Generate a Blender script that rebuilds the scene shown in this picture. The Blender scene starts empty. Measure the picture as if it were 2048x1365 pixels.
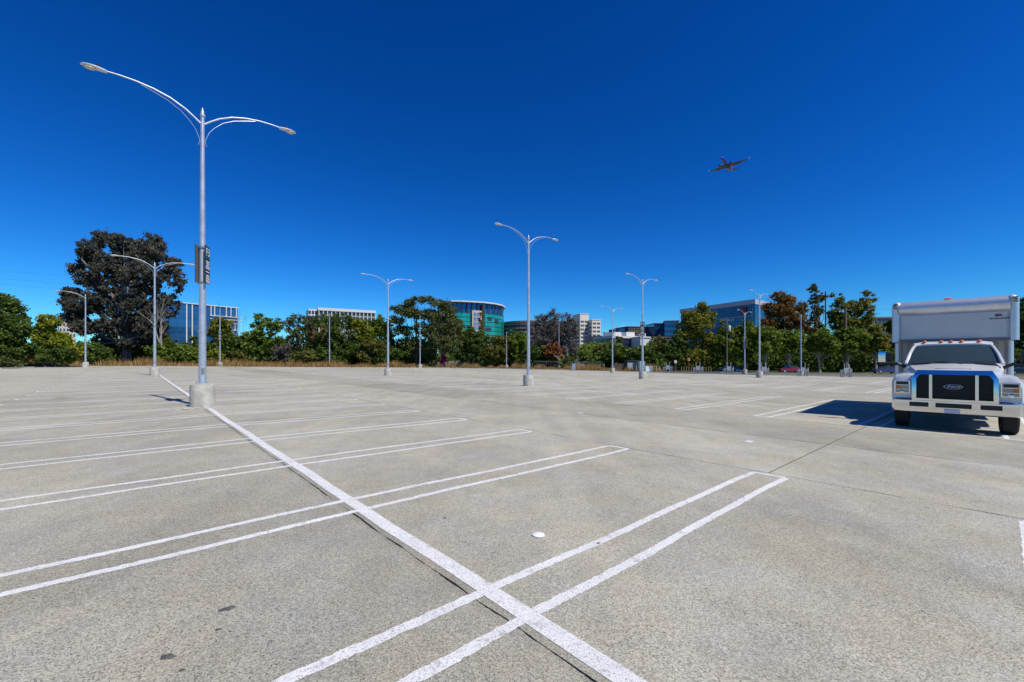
import bpy, bmesh, math, random
import numpy as np
from mathutils import Vector, Matrix, Euler
R = math.radians
C = bpy.context.scene.collection
random.seed(7)

# ------------------------------------------------------------------ camera
FPX, CX, HY, EYE = 853.0, 1024.0, 719.0, 1.70      # photo calibration (2048 px wide)
cam = bpy.data.cameras.new("camera"); camo = bpy.data.objects.new("camera", cam); C.objects.link(camo)
cam.sensor_width = 36.0; cam.lens = FPX / 2048 * 36.0
camo.location = (0, 0, EYE); camo.rotation_euler = (R(90), 0, 0)
cam.shift_y = (HY - 682.5) / 2048
cam.clip_start = 0.05; cam.clip_end = 9000
bpy.context.scene.camera = camo

# ------------------------------------------------------------------ light
TH = math.atan2(853, 959)                            # heading of the stall lines
D2 = (math.cos(TH), math.sin(TH)); D1 = (-D2[1], D2[0])
SH = (-0.12*D2[0] + 0.70*D1[0], -0.12*D2[1] + 0.70*D1[1])   # shadow per metre of height
sun_dir = Vector((-SH[0], -SH[1], 1.0)).normalized()
EL = math.asin(sun_dir.z)
sl = bpy.data.lights.new("sun", 'SUN'); sl.energy = 4.8; sl.angle = R(0.53); sl.color = (1.0, 0.955, 0.86)
so = bpy.data.objects.new("sun", sl); C.objects.link(so)
so.rotation_euler = sun_dir.to_track_quat('Z', 'Y').to_euler()
W = bpy.data.worlds.new("World"); bpy.context.scene.world = W; W.use_nodes = True
nt = W.node_tree; nt.nodes.clear()
sky = nt.nodes.new('ShaderNodeTexSky'); sky.sky_type = 'NISHITA'; sky.sun_disc = False
sky.sun_elevation = EL; sky.sun_rotation = math.atan2(sun_dir.x, sun_dir.y)
sky.air_density = 1.0; sky.dust_density = 0.05; sky.ozone_density = 6.0; sky.altitude = 300
gm = nt.nodes.new('ShaderNodeGamma'); gm.inputs[1].default_value = 1.3
hs = nt.nodes.new('ShaderNodeHueSaturation'); hs.inputs['Saturation'].default_value = 1.3
bg = nt.nodes.new('ShaderNodeBackground'); bg.inputs[1].default_value = 0.10
wo = nt.nodes.new('ShaderNodeOutputWorld')
tn = nt.nodes.new('ShaderNodeMix'); tn.data_type = 'RGBA'; tn.blend_type = 'MULTIPLY'; tn.inputs[0].default_value = 1
tn.inputs[7].default_value = (.276, .60, .745, 1)
nt.links.new(sky.outputs[0], hs.inputs['Color']); nt.links.new(hs.outputs[0], gm.inputs[0])
nt.links.new(gm.outputs[0], tn.inputs[6]); nt.links.new(tn.outputs[2], bg.inputs[0]); nt.links.new(bg.outputs[0], wo.inputs[0])
vs = bpy.context.scene.view_settings
vs.view_transform = 'Standard'; vs.look = 'None'; vs.gamma = 1; vs.exposure = 0.0; vs.use_curve_mapping = False

# ------------------------------------------------------------------ ground shape
def gz(u, v):
    u = max(-60.0, min(95.0, u)); v = max(0.0, min(90.0, v))
    return (-.0115*u if u > 0 else -.002*u) + .00006*v*v
def uv(x, y): return x*D2[0] + y*D2[1] - 1.95, x*D1[0] + y*D1[1]
def xy(u, v): return (u+1.95)*D2[0] + v*D1[0], (u+1.95)*D2[1] + v*D1[1]
def G(x, y): return gz(*uv(x, y))
def P(px, Y): return ((px-CX)/FPX*Y, Y)              # a place on the map seen at photo column px, Y metres ahead
def Z(py, Y): return EYE + (HY-py)/FPX*Y

# ------------------------------------------------------------------ materials
MATS = {}
def mat(name, col, rough=0.6, metal=0.0, spec=0.5, var=0.0, vscale=3.0, bump=0.0, bscale=20.0, coat=0.0):
    if name in MATS: return MATS[name]
    m = bpy.data.materials.new(name); m.use_nodes = True; MATS[name] = m
    n, l = m.node_tree.nodes, m.node_tree.links; b = n['Principled BSDF']
    b.inputs['Base Color'].default_value = (*col, 1); b.inputs['Roughness'].default_value = rough
    b.inputs['Metallic'].default_value = metal; b.inputs['Specular IOR Level'].default_value = spec
    b.inputs['Coat Weight'].default_value = coat
    tc = n.new('ShaderNodeTexCoord')
    nz = n.new('ShaderNodeTexNoise'); nz.inputs['Scale'].default_value = vscale; nz.inputs['Detail'].default_value = 5
    l.new(tc.outputs['Object'], nz.inputs['Vector'])
    v = max(var, 0.04)
    mr = n.new('ShaderNodeMapRange'); mr.inputs[1].default_value = .3; mr.inputs[2].default_value = .7
    mr.inputs[3].default_value = 1-v; mr.inputs[4].default_value = 1+v
    l.new(nz.outputs['Fac'], mr.inputs[0])
    mx = n.new('ShaderNodeMix'); mx.data_type = 'RGBA'; mx.blend_type = 'MULTIPLY'; mx.inputs[0].default_value = 1
    mx.inputs[6].default_value = (*col, 1); l.new(mr.outputs[0], mx.inputs[7]); l.new(mx.outputs[2], b.inputs['Base Color'])
    if bump:
        n2 = n.new('ShaderNodeTexNoise'); n2.inputs['Scale'].default_value = bscale; n2.inputs['Detail'].default_value = 6
        l.new(tc.outputs['Object'], n2.inputs['Vector'])
        bp = n.new('ShaderNodeBump'); bp.inputs['Strength'].default_value = bump; bp.inputs['Distance'].default_value = .02
        l.new(n2.outputs['Fac'], bp.inputs['Height']); l.new(bp.outputs[0], b.inputs['Normal'])
    return m

def leafmat(name, a, b_, c, transl=0.36, rough=.6, k=2.05):
    w_ = (1.22, 1.0, .62) if k == 2.05 else (1, 1, 1)
    a, b_, c = [tuple(q*k*f for q, f in zip(t, w_)) for t in (a, b_, c)]
    if name in MATS: return MATS[name]
    m = bpy.data.materials.new(name); m.use_nodes = True; MATS[name] = m
    n, l = m.node_tree.nodes, m.node_tree.links; b = n['Principled BSDF']
    at = n.new('ShaderNodeAttribute'); at.attribute_name = 'tint'
    cr = n.new('ShaderNodeValToRGB'); cr.color_ramp.elements[0].color = (*a, 1); cr.color_ramp.elements[1].color = (*c, 1)
    e = cr.color_ramp.elements.new(.5); e.color = (*b_, 1)
    l.new(at.outputs['Fac'], cr.inputs[0])
    b.inputs['Roughness'].default_value = rough; b.inputs['Specular IOR Level'].default_value = .25
    tr = n.new('ShaderNodeBsdfTranslucent'); ms = n.new('ShaderNodeMixShader'); ms.inputs[0].default_value = transl
    l.new(cr.outputs[0], b.inputs['Base Color']); l.new(cr.outputs[0], tr.inputs['Color'])
    l.new(b.outputs[0], ms.inputs[1]); l.new(tr.outputs[0], ms.inputs[2])
    l.new(ms.outputs[0], n['Material Output'].inputs['Surface'])
    return m

def pavement(name, tone, paint=False):
    """exposed-aggregate concrete; paint=True gives white line paint worn through by the aggregate"""
    m = bpy.data.materials.new(name); m.use_nodes = True; MATS[name] = m
    n, l = m.node_tree.nodes, m.node_tree.links; b = n['Principled BSDF']
    geo = n.new('ShaderNodeNewGeometry'); pos = geo.outputs['Position']
    def noise(s, d=4, ro=.6):
        x = n.new('ShaderNodeTexNoise'); x.inputs['Scale'].default_value = s; x.inputs['Detail'].default_value = d
        x.inputs['Roughness'].default_value = ro; l.new(pos, x.inputs['Vector']); return x.outputs['Fac']
    def rng(src, a, b2, c, d):
        x = n.new('ShaderNodeMapRange'); x.inputs[1].default_value = a; x.inputs[2].default_value = b2
        x.inputs[3].default_value = c; x.inputs[4].default_value = d; l.new(src, x.inputs[0]); return x.outputs[0]
    def mul(a, b2):
        x = n.new('ShaderNodeMath'); x.operation = 'MULTIPLY'; l.new(a, x.inputs[0]); l.new(b2, x.inputs[1]); return x.outputs[0]
    vo = n.new('ShaderNodeTexVoronoi'); vo.inputs['Scale'].default_value = 105; l.new(pos, vo.inputs['Vector'])
    sep = n.new('ShaderNodeSeparateColor'); l.new(vo.outputs['Color'], sep.inputs[0])
    stone = rng(sep.outputs[0], 0, 1, .70, 1.30)
    pits = rng(noise(110, 2, .5), .34, .42, .30, 1.05)
    if not paint:
        pits2 = rng(noise(28, 3, .7), .27, .37, .62, 1.0)
        blotch = rng(noise(.35, 6, .65), .3, .7, .82, 1.15)
        mid = rng(noise(2.3, 6, .7), .3, .7, .92, 1.08)
        big = rng(noise(.07, 4, .6), .35, .65, .93, 1.07)
        oi = n.new('ShaderNodeObjectInfo'); slab = rng(oi.outputs['Random'], 0, 1, .93, 1.06)
        mp = n.new('ShaderNodeMapping'); mp.inputs['Rotation'].default_value = (0, 0, -TH); mp.inputs['Scale'].default_value = (1.6, .12, 1); l.new(pos, mp.inputs['Vector'])
        st_ = n.new('ShaderNodeTexNoise'); st_.inputs['Scale'].default_value = 1.0; st_.inputs['Detail'].default_value = 5; l.new(mp.outputs[0], st_.inputs['Vector'])
        streak = rng(st_.outputs['Fac'], .35, .65, .93, 1.05)
        wv = n.new('ShaderNodeTexWave'); wv.wave_type = 'RINGS'; wv.rings_direction = 'Z'; wv.inputs['Scale'].default_value = .035; wv.inputs['Distortion'].default_value = 1.5; wv.inputs['Detail'].default_value = 2; wv.inputs['Detail Scale'].default_value = .3
        l.new(pos, wv.inputs['Vector']); arcs = rng(mul(rng(wv.outputs['Fac'], .965, 1.0, 0, 1), rng(noise(.22, 3, .5), .5, .6, 0, 1)), 0, 1, 1.0, .86)
        sx = n.new('ShaderNodeVectorMath'); sx.operation = 'DOT_PRODUCT'; l.new(pos, sx.inputs[0]); sx.inputs[1].default_value = (D2[0], D2[1], 0)
        ab = n.new('ShaderNodeMath'); ab.operation = 'SUBTRACT'; l.new(sx.outputs['Value'], ab.inputs[0]); ab.inputs[1].default_value = 1.95-.105
        ab2 = n.new('ShaderNodeMath'); ab2.operation = 'ABSOLUTE'; l.new(ab.outputs[0], ab2.inputs[0])
        grime = rng(ab2.outputs[0], .03, .11, .82, 1.0)
        drip = rng(noise(.62, 5, .75), .665, .74, 1.0, .74)
        f = mul(mul(mul(mul(mul(mul(mul(mul(mul(stone, pits), pits2), blotch), mid), slab), big), streak), arcs), mul(drip, grime))
        hue = n.new('ShaderNodeMix'); hue.data_type = 'RGBA'; l.new(rng(noise(.9, 5, .7), .38, .64, 0, 1), hue.inputs[0])
        hue.inputs[6].default_value = (tone*1.13, tone*1.04, tone*.78, 1); hue.inputs[7].default_value = (tone*1.06, tone*1.02, tone*.87, 1)
        mx = n.new('ShaderNodeMix'); mx.data_type = 'RGBA'; mx.blend_type = 'MULTIPLY'; mx.inputs[0].default_value = 1
        l.new(hue.outputs[2], mx.inputs[6]); l.new(f, mx.inputs[7]); l.new(mx.outputs[2], b.inputs['Base Color'])
    else:
        wear = rng(noise(105, 3, .6), .36, .45, 0, 1)
        wear2 = rng(noise(9, 5, .7), .30, .45, .30, 1)
        cov = mul(wear, wear2)
        mx = n.new('ShaderNodeMix'); mx.data_type = 'RGBA'; l.new(cov, mx.inputs[0])
        mx.inputs[6].default_value = (.30, .29, .27, 1); mx.inputs[7].default_value = (tone, tone*.985, tone*.955, 1)
        dirt = rng(noise(.8, 5, .7), .3, .7, .84, 1.04)
        m2 = n.new('ShaderNodeMix'); m2.data_type = 'RGBA'; m2.blend_type = 'MULTIPLY'; m2.inputs[0].default_value = 1
        l.new(mx.outputs[2], m2.inputs[6]); l.new(mul(dirt, rng(sep.outputs[0], 0, 1, .9, 1.05)), m2.inputs[7]); l.new(m2.outputs[2], b.inputs['Base Color'])
    b.inputs['Roughness'].default_value = .9; b.inputs['Specular IOR Level'].default_value = .2
    bp = n.new('ShaderNodeBump'); bp.inputs['Strength'].default_value = .55 if not paint else .35; bp.inputs['Distance'].default_value = .004
    ad = n.new('ShaderNodeMath'); ad.operation = 'ADD'; l.new(stone, ad.inputs[0]); l.new(pits, ad.inputs[1])
    l.new(ad.outputs[0], bp.inputs['Height']); l.new(bp.outputs[0], b.inputs['Normal'])
    return m

M_slab = pavement('concrete', .362); M_dark = pavement('dark_concrete', .315); M_paint = pavement('line_paint', .77, True)
M_joint = mat('joint_filler', (.05, .047, .042), .95, var=.3, vscale=6)
M_soil = mat('soil', (.16, .125, .075), .95, var=.35, vscale=.4)
M_asph = mat('asphalt', (.115, .115, .12), .9, var=.2, vscale=.8)
M_base = mat('cast_concrete', (.42, .40, .34), .9, var=.26, vscale=3, bump=.5, bscale=30)
M_galv = mat('galvanised_steel', (.50, .535, .58), .42, .55, var=.14, vscale=5)
M_headw = mat('lamp_head_grey', (.55, .56, .56), .45, .2)
M_lens = mat('lamp_lens', (.50, .47, .34), .2)
M_white = mat('white_paint', (.58, .59, .60), .32, coat=.4, var=.07, vscale=5)
M_boxw = mat('box_panel_white', (.48, .50, .50), .45, var=.05, vscale=1.5)
M_alu = mat('aluminium', (.62, .64, .66), .36, .7, var=.08)
M_chrome = mat('chrome', (.80, .81, .82), .17, 1.0, var=.05)
M_black = mat('black_plastic', (.012, .012, .014), .55)
M_mesh = mat('grille_mesh', (.006, .006, .007), .6)
M_rubber = mat('rubber', (.018, .018, .018), .85, var=.2)
M_glassd = mat('dark_glass', (.035, .055, .058), .06, 0, .6, coat=.3)
M_amber = mat('amber_lens', (.75, .16, .02), .25)
M_steel = mat('grey_steel', (.20, .21, .22), .6, .3)
M_bark = mat('bark', (.085, .065, .048), .95, var=.35, vscale=2, bump=.6, bscale=12)
M_barkp = mat('pale_bark', (.34, .30, .25), .9, var=.35, vscale=2)
M_barkg = mat('grey_bark', (.16, .145, .13), .95, var=.3, vscale=2)
M_barkg2 = mat('silvery_bark', (.22, .20, .18), .9, var=.35, vscale=2)
M_wood = mat('weathered_wood', (.13, .105, .08), .9, var=.25)
L_dark = leafmat('leaf_dark_green', (.012, .028, .008), (.028, .058, .014), (.072, .115, .022))
L_mid = leafmat('leaf_mid_green', (.020, .042, .008), (.050, .092, .014), (.125, .170, .026))
L_olive = leafmat('leaf_olive', (.025, .032, .010), (.055, .070, .020), (.110, .115, .035))
L_yel = leafmat('leaf_yellow_green', (.028, .052, .006), (.075, .110, .010), (.160, .170, .016), .35)
L_euc = leafmat('leaf_purple_grey', (.024, .029, .020), (.054, .058, .042), (.125, .098, .066), .12, .6, 1.0)
L_gold = leafmat('leaf_golden_green', (.022, .040, .008), (.062, .092, .014), (.170, .135, .026))
L_rust = leafmat('leaf_rust', (.028, .032, .010), (.078, .056, .018), (.150, .085, .028))
L_grey = leafmat('leaf_dead_grey', (.034, .028, .025), (.078, .066, .058), (.145, .122, .106), .1, .6, 1.55)
L_feath = leafmat('leaf_feathery_grey_green', (.020, .032, .016), (.045, .065, .030), (.090, .110, .048))
L_red = leafmat('leaf_brown_red', (.035, .014, .008), (.095, .036, .018), (.150, .070, .030), .1)
L_pink = leafmat('flower_magenta', (.10, .004, .035), (.30, .010, .12), (.45, .03, .2), .3, .6, 1)
L_straw = leafmat('straw', (.15, .085, .025), (.30, .185, .060), (.42, .29, .12), .3, .8, 1.3)

# ------------------------------------------------------------------ mesh helpers
class MB:
    def __init__(s): s.v = []; s.f = []
    def add(s, vs, fs):
        o = len(s.v); s.v += [tuple(p) for p in vs]; s.f += [tuple(i+o for i in f) for f in fs]; return s
    def box(s, x0, x1, y0, y1, z0, z1):
        return s.add([(x0,y0,z0),(x1,y0,z0),(x1,y1,z0),(x0,y1,z0),(x0,y0,z1),(x1,y0,z1),(x1,y1,z1),(x0,y1,z1)],
              [(0,3,2,1),(4,5,6,7),(0,1,5,4),(1,2,6,5),(2,3,7,6),(3,0,4,7)])
    def prism(s, poly, z0, z1):
        n = len(poly)
        a = sum(poly[i][0]*poly[(i+1)%n][1]-poly[(i+1)%n][0]*poly[i][1] for i in range(n))
        if a < 0: poly = poly[::-1]
        return s.add([(p[0],p[1],z0) for p in poly]+[(p[0],p[1],z1) for p in poly],
              [tuple(range(n-1,-1,-1)), tuple(range(n,2*n))]+[(i,(i+1)%n,n+(i+1)%n,n+i) for i in range(n)])
    def loft(s, rings, cap=True):
        n = len(rings[0]); o = []
        for r in rings: o += list(r)
        fs = []
        for k in range(len(rings)-1):
            for i in range(n): fs.append((k*n+i, k*n+(i+1)%n, (k+1)*n+(i+1)%n, (k+1)*n+i))
        if cap: fs.append(tuple(range(n-1,-1,-1))); fs.append(tuple((len(rings)-1)*n+i for i in range(n)))
        return s.add(o, fs)
    def tube(s, pts, rad, n=8, cap=True):
        pts = [Vector(p) for p in pts]
        if not hasattr(rad, '__len__'): rad = [rad]*len(pts)
        rings = []; up = Vector((0.13, .31, 1)).normalized()
        for i, p in enumerate(pts):
            t = (pts[min(i+1, len(pts)-1)]-pts[max(i-1, 0)]).normalized()
            if i == 0:
                a = t.orthogonal().normalized()
            else:
                a = (a - t*a.dot(t)).normalized()
            b = t.cross(a)
            rings.append([p + (a*math.cos(2*math.pi*k/n)+b*math.sin(2*math.pi*k/n))*rad[i] for k in range(n)])
        return s.loft(rings, cap)
    def lathe(s, prof, n=16, o=(0,0,0)):
        return s.loft([[(o[0]+r*math.cos(2*math.pi*k/n), o[1]+r*math.sin(2*math.pi*k/n), o[2]+z) for k in range(n)] for r, z in prof])
    def ell(s, c, r, n=12, m=8):
        return s.loft([[(c[0]+r[0]*math.sin(t)*math.cos(2*math.pi*k/n), c[1]+r[1]*math.sin(t)*math.sin(2*math.pi*k/n), c[2]-r[2]*math.cos(t)) for k in range(n)]
                       for t in [math.pi*(.02+.96*j/m) for j in range(m+1)]])
    def obj(s, name, m, parent=None, smooth=None, bevel=0, loc=None, rz=0):
        me = bpy.data.meshes.new(name); me.from_pydata(s.v, [], s.f); me.materials.append(m)
        if bevel:
            bm = bmesh.new(); bm.from_mesh(me)
            bmesh.ops.bevel(bm, geom=[e for e in bm.edges if e.is_manifold and e.calc_face_angle(0) > .4], offset=bevel, segments=2, affect='EDGES', profile=.7)
            bm.to_mesh(me); bm.free()
        if smooth is not None:
            for p in me.polygons: p.use_smooth = True
            me.set_sharp_from_angle(angle=R(smooth))
        o = bpy.data.objects.new(name, me); C.objects.link(o); o.parent = parent
        if loc: o.location = loc
        if rz: o.rotation_euler.z = rz
        return o
def tag(o, label=None, cat=None, group=None, kind=None):
    if label: o['label'] = label
    if cat: o['category'] = cat
    if group: o['group'] = group
    if kind: o['kind'] = kind
    return o
def thing(name, loc, rz, label, cat, group=None):
    o = bpy.data.objects.new(name, None); C.objects.link(o); o.location = loc; o.rotation_euler.z = rz
    o.empty_display_size = .3
    return tag(o, label, cat, group)
def copy_tree(o, parent=None):
    c = o.copy(); C.objects.link(c); c.parent = parent
    for ch in list(o.children): copy_tree(ch, c)
    return c
def text_mesh(s, size, name, m, parent, matrix, extrude=.004, shear=0, ax='CENTER'):
    cu = bpy.data.curves.new('t', 'FONT'); cu.body = s; cu.size = size; cu.extrude = extrude; cu.shear = shear
    cu.align_x = ax; cu.align_y = 'CENTER'; cu.resolution_u = 3
    to = bpy.data.objects.new('t', cu); C.objects.link(to)
    bpy.context.view_layer.update()
    me = bpy.data.meshes.new_from_object(to.evaluated_get(bpy.context.evaluated_depsgraph_get()))
    bpy.data.objects.remove(to); bpy.data.curves.remove(cu)
    me.transform(matrix); me.materials.clear(); me.materials.append(m); me.name = name
    o = bpy.data.objects.new(name, me); C.objects.link(o); o.parent = parent
    return o
def np_mesh(name, V, nper, m, parent=None, tint=None):
    """V: (n*nper,3) array, every nper verts one face"""
    me = bpy.data.meshes.new(name); nv = len(V); nf = nv//nper
    me.vertices.add(nv); me.vertices.foreach_set('co', V.astype(np.float32).ravel())
    me.loops.add(nv); me.loops.foreach_set('vertex_index', np.arange(nv, dtype=np.int32))
    me.polygons.add(nf); me.polygons.foreach_set('loop_start', np.arange(0, nv, nper, dtype=np.int32))
    try: me.polygons.foreach_set('loop_total', np.full(nf, nper, dtype=np.int32))
    except Exception: pass
    me.update(calc_edges=True); me.materials.append(m)
    if tint is not None:
        a = me.attributes.new('tint', 'FLOAT', 'POINT'); a.data.foreach_set('value', np.repeat(tint, nper).astype(np.float32))
    o = bpy.data.objects.new(name, me); C.objects.link(o); o.parent = parent
    return o

# ------------------------------------------------------------------ ground
EDGE = [(-75,40),(-66.5,55.5),(-72.5,67),(-66,69),(-57,70.5),(-45,73.5),(-29,81),(-13,89.5),(2,89),(11,87),(25.2,78.4),(30.5,70),(40,65.5),(54,60.5),(75,53),(98,44)]
lotpoly = EDGE + [(98,-30),(-75,-30)]
def inside(x, y, poly=lotpoly):
    c = False; j = len(poly)-1
    for i in range(len(poly)):
        if (poly[i][1] > y) != (poly[j][1] > y) and x < (poly[j][0]-poly[i][0])*(y-poly[i][1])/(poly[j][1]-poly[i][1])+poly[i][0]: c = not c
        j = i
    return c
def sheet(name, poly, dz, m, step=4, kind='structure', parent=None):
    """a sheet over a polygon that follows the terrain"""
    bm = bmesh.new(); vs_ = [bm.verts.new((x, y, 0)) for x, y in poly]; bm.faces.new(vs_)
    xs = [p[0] for p in poly]; ys = [p[1] for p in poly]
    for ax, lo, hi in ((0, min(xs), max(xs)), (1, min(ys), max(ys))):
        t = math.ceil(lo/step)*step
        while t < hi:
            no = (1, 0, 0) if ax == 0 else (0, 1, 0); co = (t, 0, 0) if ax == 0 else (0, t, 0)
            bmesh.ops.bisect_plane(bm, geom=bm.verts[:]+bm.edges[:]+bm.faces[:], plane_co=co, plane_no=no); t += step
    # keep the fold along the main line crisp
    bmesh.ops.bisect_plane(bm, geom=bm.verts[:]+bm.edges[:]+bm.faces[:], plane_co=(*xy(0, 0), 0), plane_no=(*D2, 0))
    for v in bm.verts: v.co.z = G(v.co.x, v.co.y)+dz
    bmesh.ops.recalc_face_normals(bm, faces=bm.faces[:])
    me = bpy.data.meshes.new(name); bm.to_mesh(me); bm.free()
    if me.polygons and me.polygons[0].normal.z < 0: me.flip_normals()
    me.materials.append(m); o = bpy.data.objects.new(name, me); C.objects.link(o); o.parent = parent
    if kind: o['kind'] = kind
    return o
tag(MB().add([(-4000,-4000,-2.2),(4000,-4000,-2.2),(4000,4000,-2.2),(-4000,4000,-2.2)], [(0,1,2,3)]).obj('terrain', M_soil), kind='structure')
sheet('ground', [(-260,-60),(260,-60),(260,330),(-260,330)], -.12, M_soil, 10)
lot = sheet('parking_lot', lotpoly, -.013, M_joint, 4)

# slabs: strips across u, cut every five stalls along v
UB = [-62, -52, -42, -32.4, -24.2, -18.6, -13.4, -5.62, -.135, 5.40, 9.05, 12.95, 18.35, 23.9, 31.7, 37.0, 42.5, 50.3, 55.6, 61.1, 68.9, 74.2, 80, 90, 100]
VBL = [-40, -11.15, 29.2, 56.1, 83, 110]
VB = [-40, -24.6, -11.15] + [2.3+13.45*k for k in range(0, 9)]
rs = random.Random(3)
def wob(a, b): return .006*math.sin(a*1.1+b)+.004*math.sin(a*4.3+b*2)+.003*math.sin(a*13.1+b)
def jl(u, v):           # position on a joint line, shared by both neighbours
    return u+wob(v, u)*(1 if -1 < u < 6 else .6), v
for i in range(len(UB)-1):
    VB_ = VBL if i in (6, 7, 8) else VB
    for j in range(len(VB_)-1):
        u0, u1, v0, v1 = UB[i], UB[i+1], VB_[j], VB_[j+1]
        cs = [xy(u, v) for u in (u0, u1, (u0+u1)/2) for v in (v0, v1, (v0+v1)/2)]
        if not any(inside(*c) for c in cs): continue
        if all(c[1] < -14 for c in cs): continue
        nv = max(2, int((v1-v0)/(.035 if (i in (6, 7) and j == 1) else .3 if (i in (8, 9) and j < 4) else 1.345))); us = [u0, u1] if not (u0 < 0 < u1) else [u0, 0, u1]
        g = .013 if i not in (6, 7) else .0065
        bm = bmesh.new(); rows = []
        for k in range(nv+1):
            v = v0+(v1-v0)*k/nv; row = []
            for q, u in enumerate(us):
                uu = u
                if q == 0: uu = u+wob(v, u)+g*rs.uniform(-.1, 1.5)
                if q == len(us)-1: uu = u+wob(v, u)-g*rs.uniform(-.1, 1.5)
                vv = v+(g if k == 0 else -g if k == nv else 0)
                x, y = xy(uu, vv); row.append(bm.verts.new((x, y, gz(uu, vv))))
            rows.append(row)
        for k in range(nv):
            for q in range(len(us)-1): bm.faces.new((rows[k][q], rows[k][q+1], rows[k+1][q+1], rows[k+1][q]))
        # clip to the lot edge where the strip crosses it
        for a in range(len(EDGE)-1):
            (ax, ay), (bx, by) = EDGE[a], EDGE[a+1]
            if all(inside(*c) for c in cs): break
            mx_, my_ = (ax+bx)/2, (ay+by)/2
            if min(math.hypot(c[0]-mx_, c[1]-my_) for c in cs) > 14: continue
            d = Vector((bx-ax, by-ay, 0)); no = Vector((-d.y, d.x, 0)).normalized()
            if a in (1,): continue
            bmesh.ops.bisect_plane(bm, geom=bm.verts[:]+bm.edges[:]+bm.faces[:], plane_co=(ax, ay, 0), plane_no=no, clear_outer=False)
        kill = [f for f in bm.faces if not inside(*f.calc_center_median().xy)]
        bmesh.ops.delete(bm, geom=kill, context='FACES')
        if not bm.faces: bm.free(); continue
        ex = bmesh.ops.extrude_face_region(bm, geom=bm.faces[:])
        for v in [e for e in ex['geom'] if isinstance(e, bmesh.types.BMVert)]: v.co.z -= .011
        bmesh.ops.recalc_face_normals(bm, faces=bm.faces[:])
        me = bpy.data.meshes.new('slab'); bm.to_mesh(me); bm.free()
        me.materials.append(M_dark if i in (10,) else M_slab)
        o = bpy.data.objects.new('slab', me); C.objects.link(o); o.parent = lot

# painted lines
def stripe(mb, u0, v0, u1, v1, w, dz=.004, step=.6, rag=.0):
    L = math.hypot(u1-u0, v1-v0); near = min(math.hypot(*xy(u0, v0)), math.hypot(*xy(u1, v1)), math.hypot(*xy((u0+u1)/2, (v0+v1)/2))) < 11
    st = .035 if near else step; n = max(1, int(L/st)); du, dv = (u1-u0)/L, (v1-v0)/L; nu, nv = -dv, du
    prev = None; pts = []; fs = []
    ph = rs.uniform(0, 9)
    ts = sorted(set([k/n for k in range(n+1)] + ([-u0/(u1-u0)] if u0*u1 < 0 else [])))
    for k, t in enumerate(ts):
        d = t*L
        wav = .010*math.sin(d*1.3+ph)+.006*math.sin(d*3.1+ph)
        a = w/2+rag*rs.uniform(-1, 1)*(1 if near else 0); b = w/2+rag*rs.uniform(-1, 1)*(1 if near else 0)
        for q in (a, -b):
            uu, vv = u0+du*d+nu*(q+wav), v0+dv*d+nv*(q+wav); x, y = xy(uu, vv); pts.append((x, y, gz(uu, vv)+dz))
        if k: fs.append((2*k-2, 2*k-1, 2*k+1, 2*k) if True else None)
    mb.add(pts, fs)
PITCH, V0 = 2.69, 2.25
def hairpin(u0, u1, v, w=.088, gap=.43):
    if not (inside(*xy(u0, v)) and inside(*xy(u1, v))): return
    mb = MB(); h = gap/2
    stripe(mb, u0, v-h, u1, v-h, w, .0020, rag=.007); stripe(mb, u0, v+h, u1, v+h, w, .0021, rag=.007)
    stripe(mb, u0-.03, v-h, u0-.03, v+h, .085, .0026, rag=.006); stripe(mb, u1+.03, v-h, u1+.03, v+h, .085, .0027, rag=.006)
    mb.obj('stall_marking', M_paint, lot)
for (ul, uc, ur) in ((-24.0, -18.5, -13.4), (-5.48, 0, 5.27), (13.22, 18.5, 23.8), (31.8, 37.0, 42.4), (50.4, 55.5, 60.9), (69.0, 74.1, 79.2)):
    for k in range(-6, 31):
        v = V0+PITCH*k
        x, y = xy((ul+ur)/2, v)
        if y < -14 or v > 77 or (uc > 50 and v > 60): continue
        hairpin(ul, ur, v)
    v1 = 77 if uc < 30 else 62 if uc < 60 else 40
    if uc != 74.1 and uc != -18.5 or True:
        v0 = -14
        while not inside(*xy(uc, v1)) or not inside(*xy(uc, v1+1)): v1 -= 1
        mb = MB(); stripe(mb, uc, v0, uc, v1, .142 if uc == 0 else .12, .0034, .9, rag=.009); mb.obj('centre_line', M_paint, lot)

# kerb along the lot edge, road and verge on the right
def ribbon(name, line, off0, off1, z0, z1, m, kind='structure'):
    n = len(line); pts = []
    for i, (x, y) in enumerate(line):
        a = Vector(line[max(i-1, 0)]); b = Vector(line[min(i+1, n-1)]); d = (b-a).normalized(); no = Vector((-d.y, d.x))
        for o in (off0, off1): pts.append((x+no.x*o, y+no.y*o))
    mb = MB(); V = []; F = []
    for i in range(n):
        for k in (0, 1):
            x, y = pts[2*i+k]; g = G(x, y); V += [(x, y, g+z0), (x, y, g+z1)]
    for i in range(n-1):
        a = 4*i; b = a+4
        F += [(a+1, a+3, b+3, b+1), (a, a+1, b+1, b), (a+3, a+2, b+2, b+3)]
    F += [(0, 2, 3, 1), (4*n-4, 4*n-3, 4*n-1, 4*n-2)]
    mb.add(V, F); return tag(mb.obj(name, m), kind=kind)
def densify(line, st=3):
    out = []
    for (a, b) in zip(line[:-1], line[1:]):
        n = max(1, int(math.hypot(b[0]-a[0], b[1]-a[1])/st)); out += [(a[0]+(b[0]-a[0])*k/n, a[1]+(b[1]-a[1])*k/n) for k in range(n)]
    return out+[line[-1]]
ed = densify(EDGE[::-1])        # right to left so that the normal points outward... checked below
ribbon('kerb', ed, 0.0, -.18, -.1, .13, mat('kerb_concrete', (.40, .385, .35), .9, var=.12))
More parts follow.
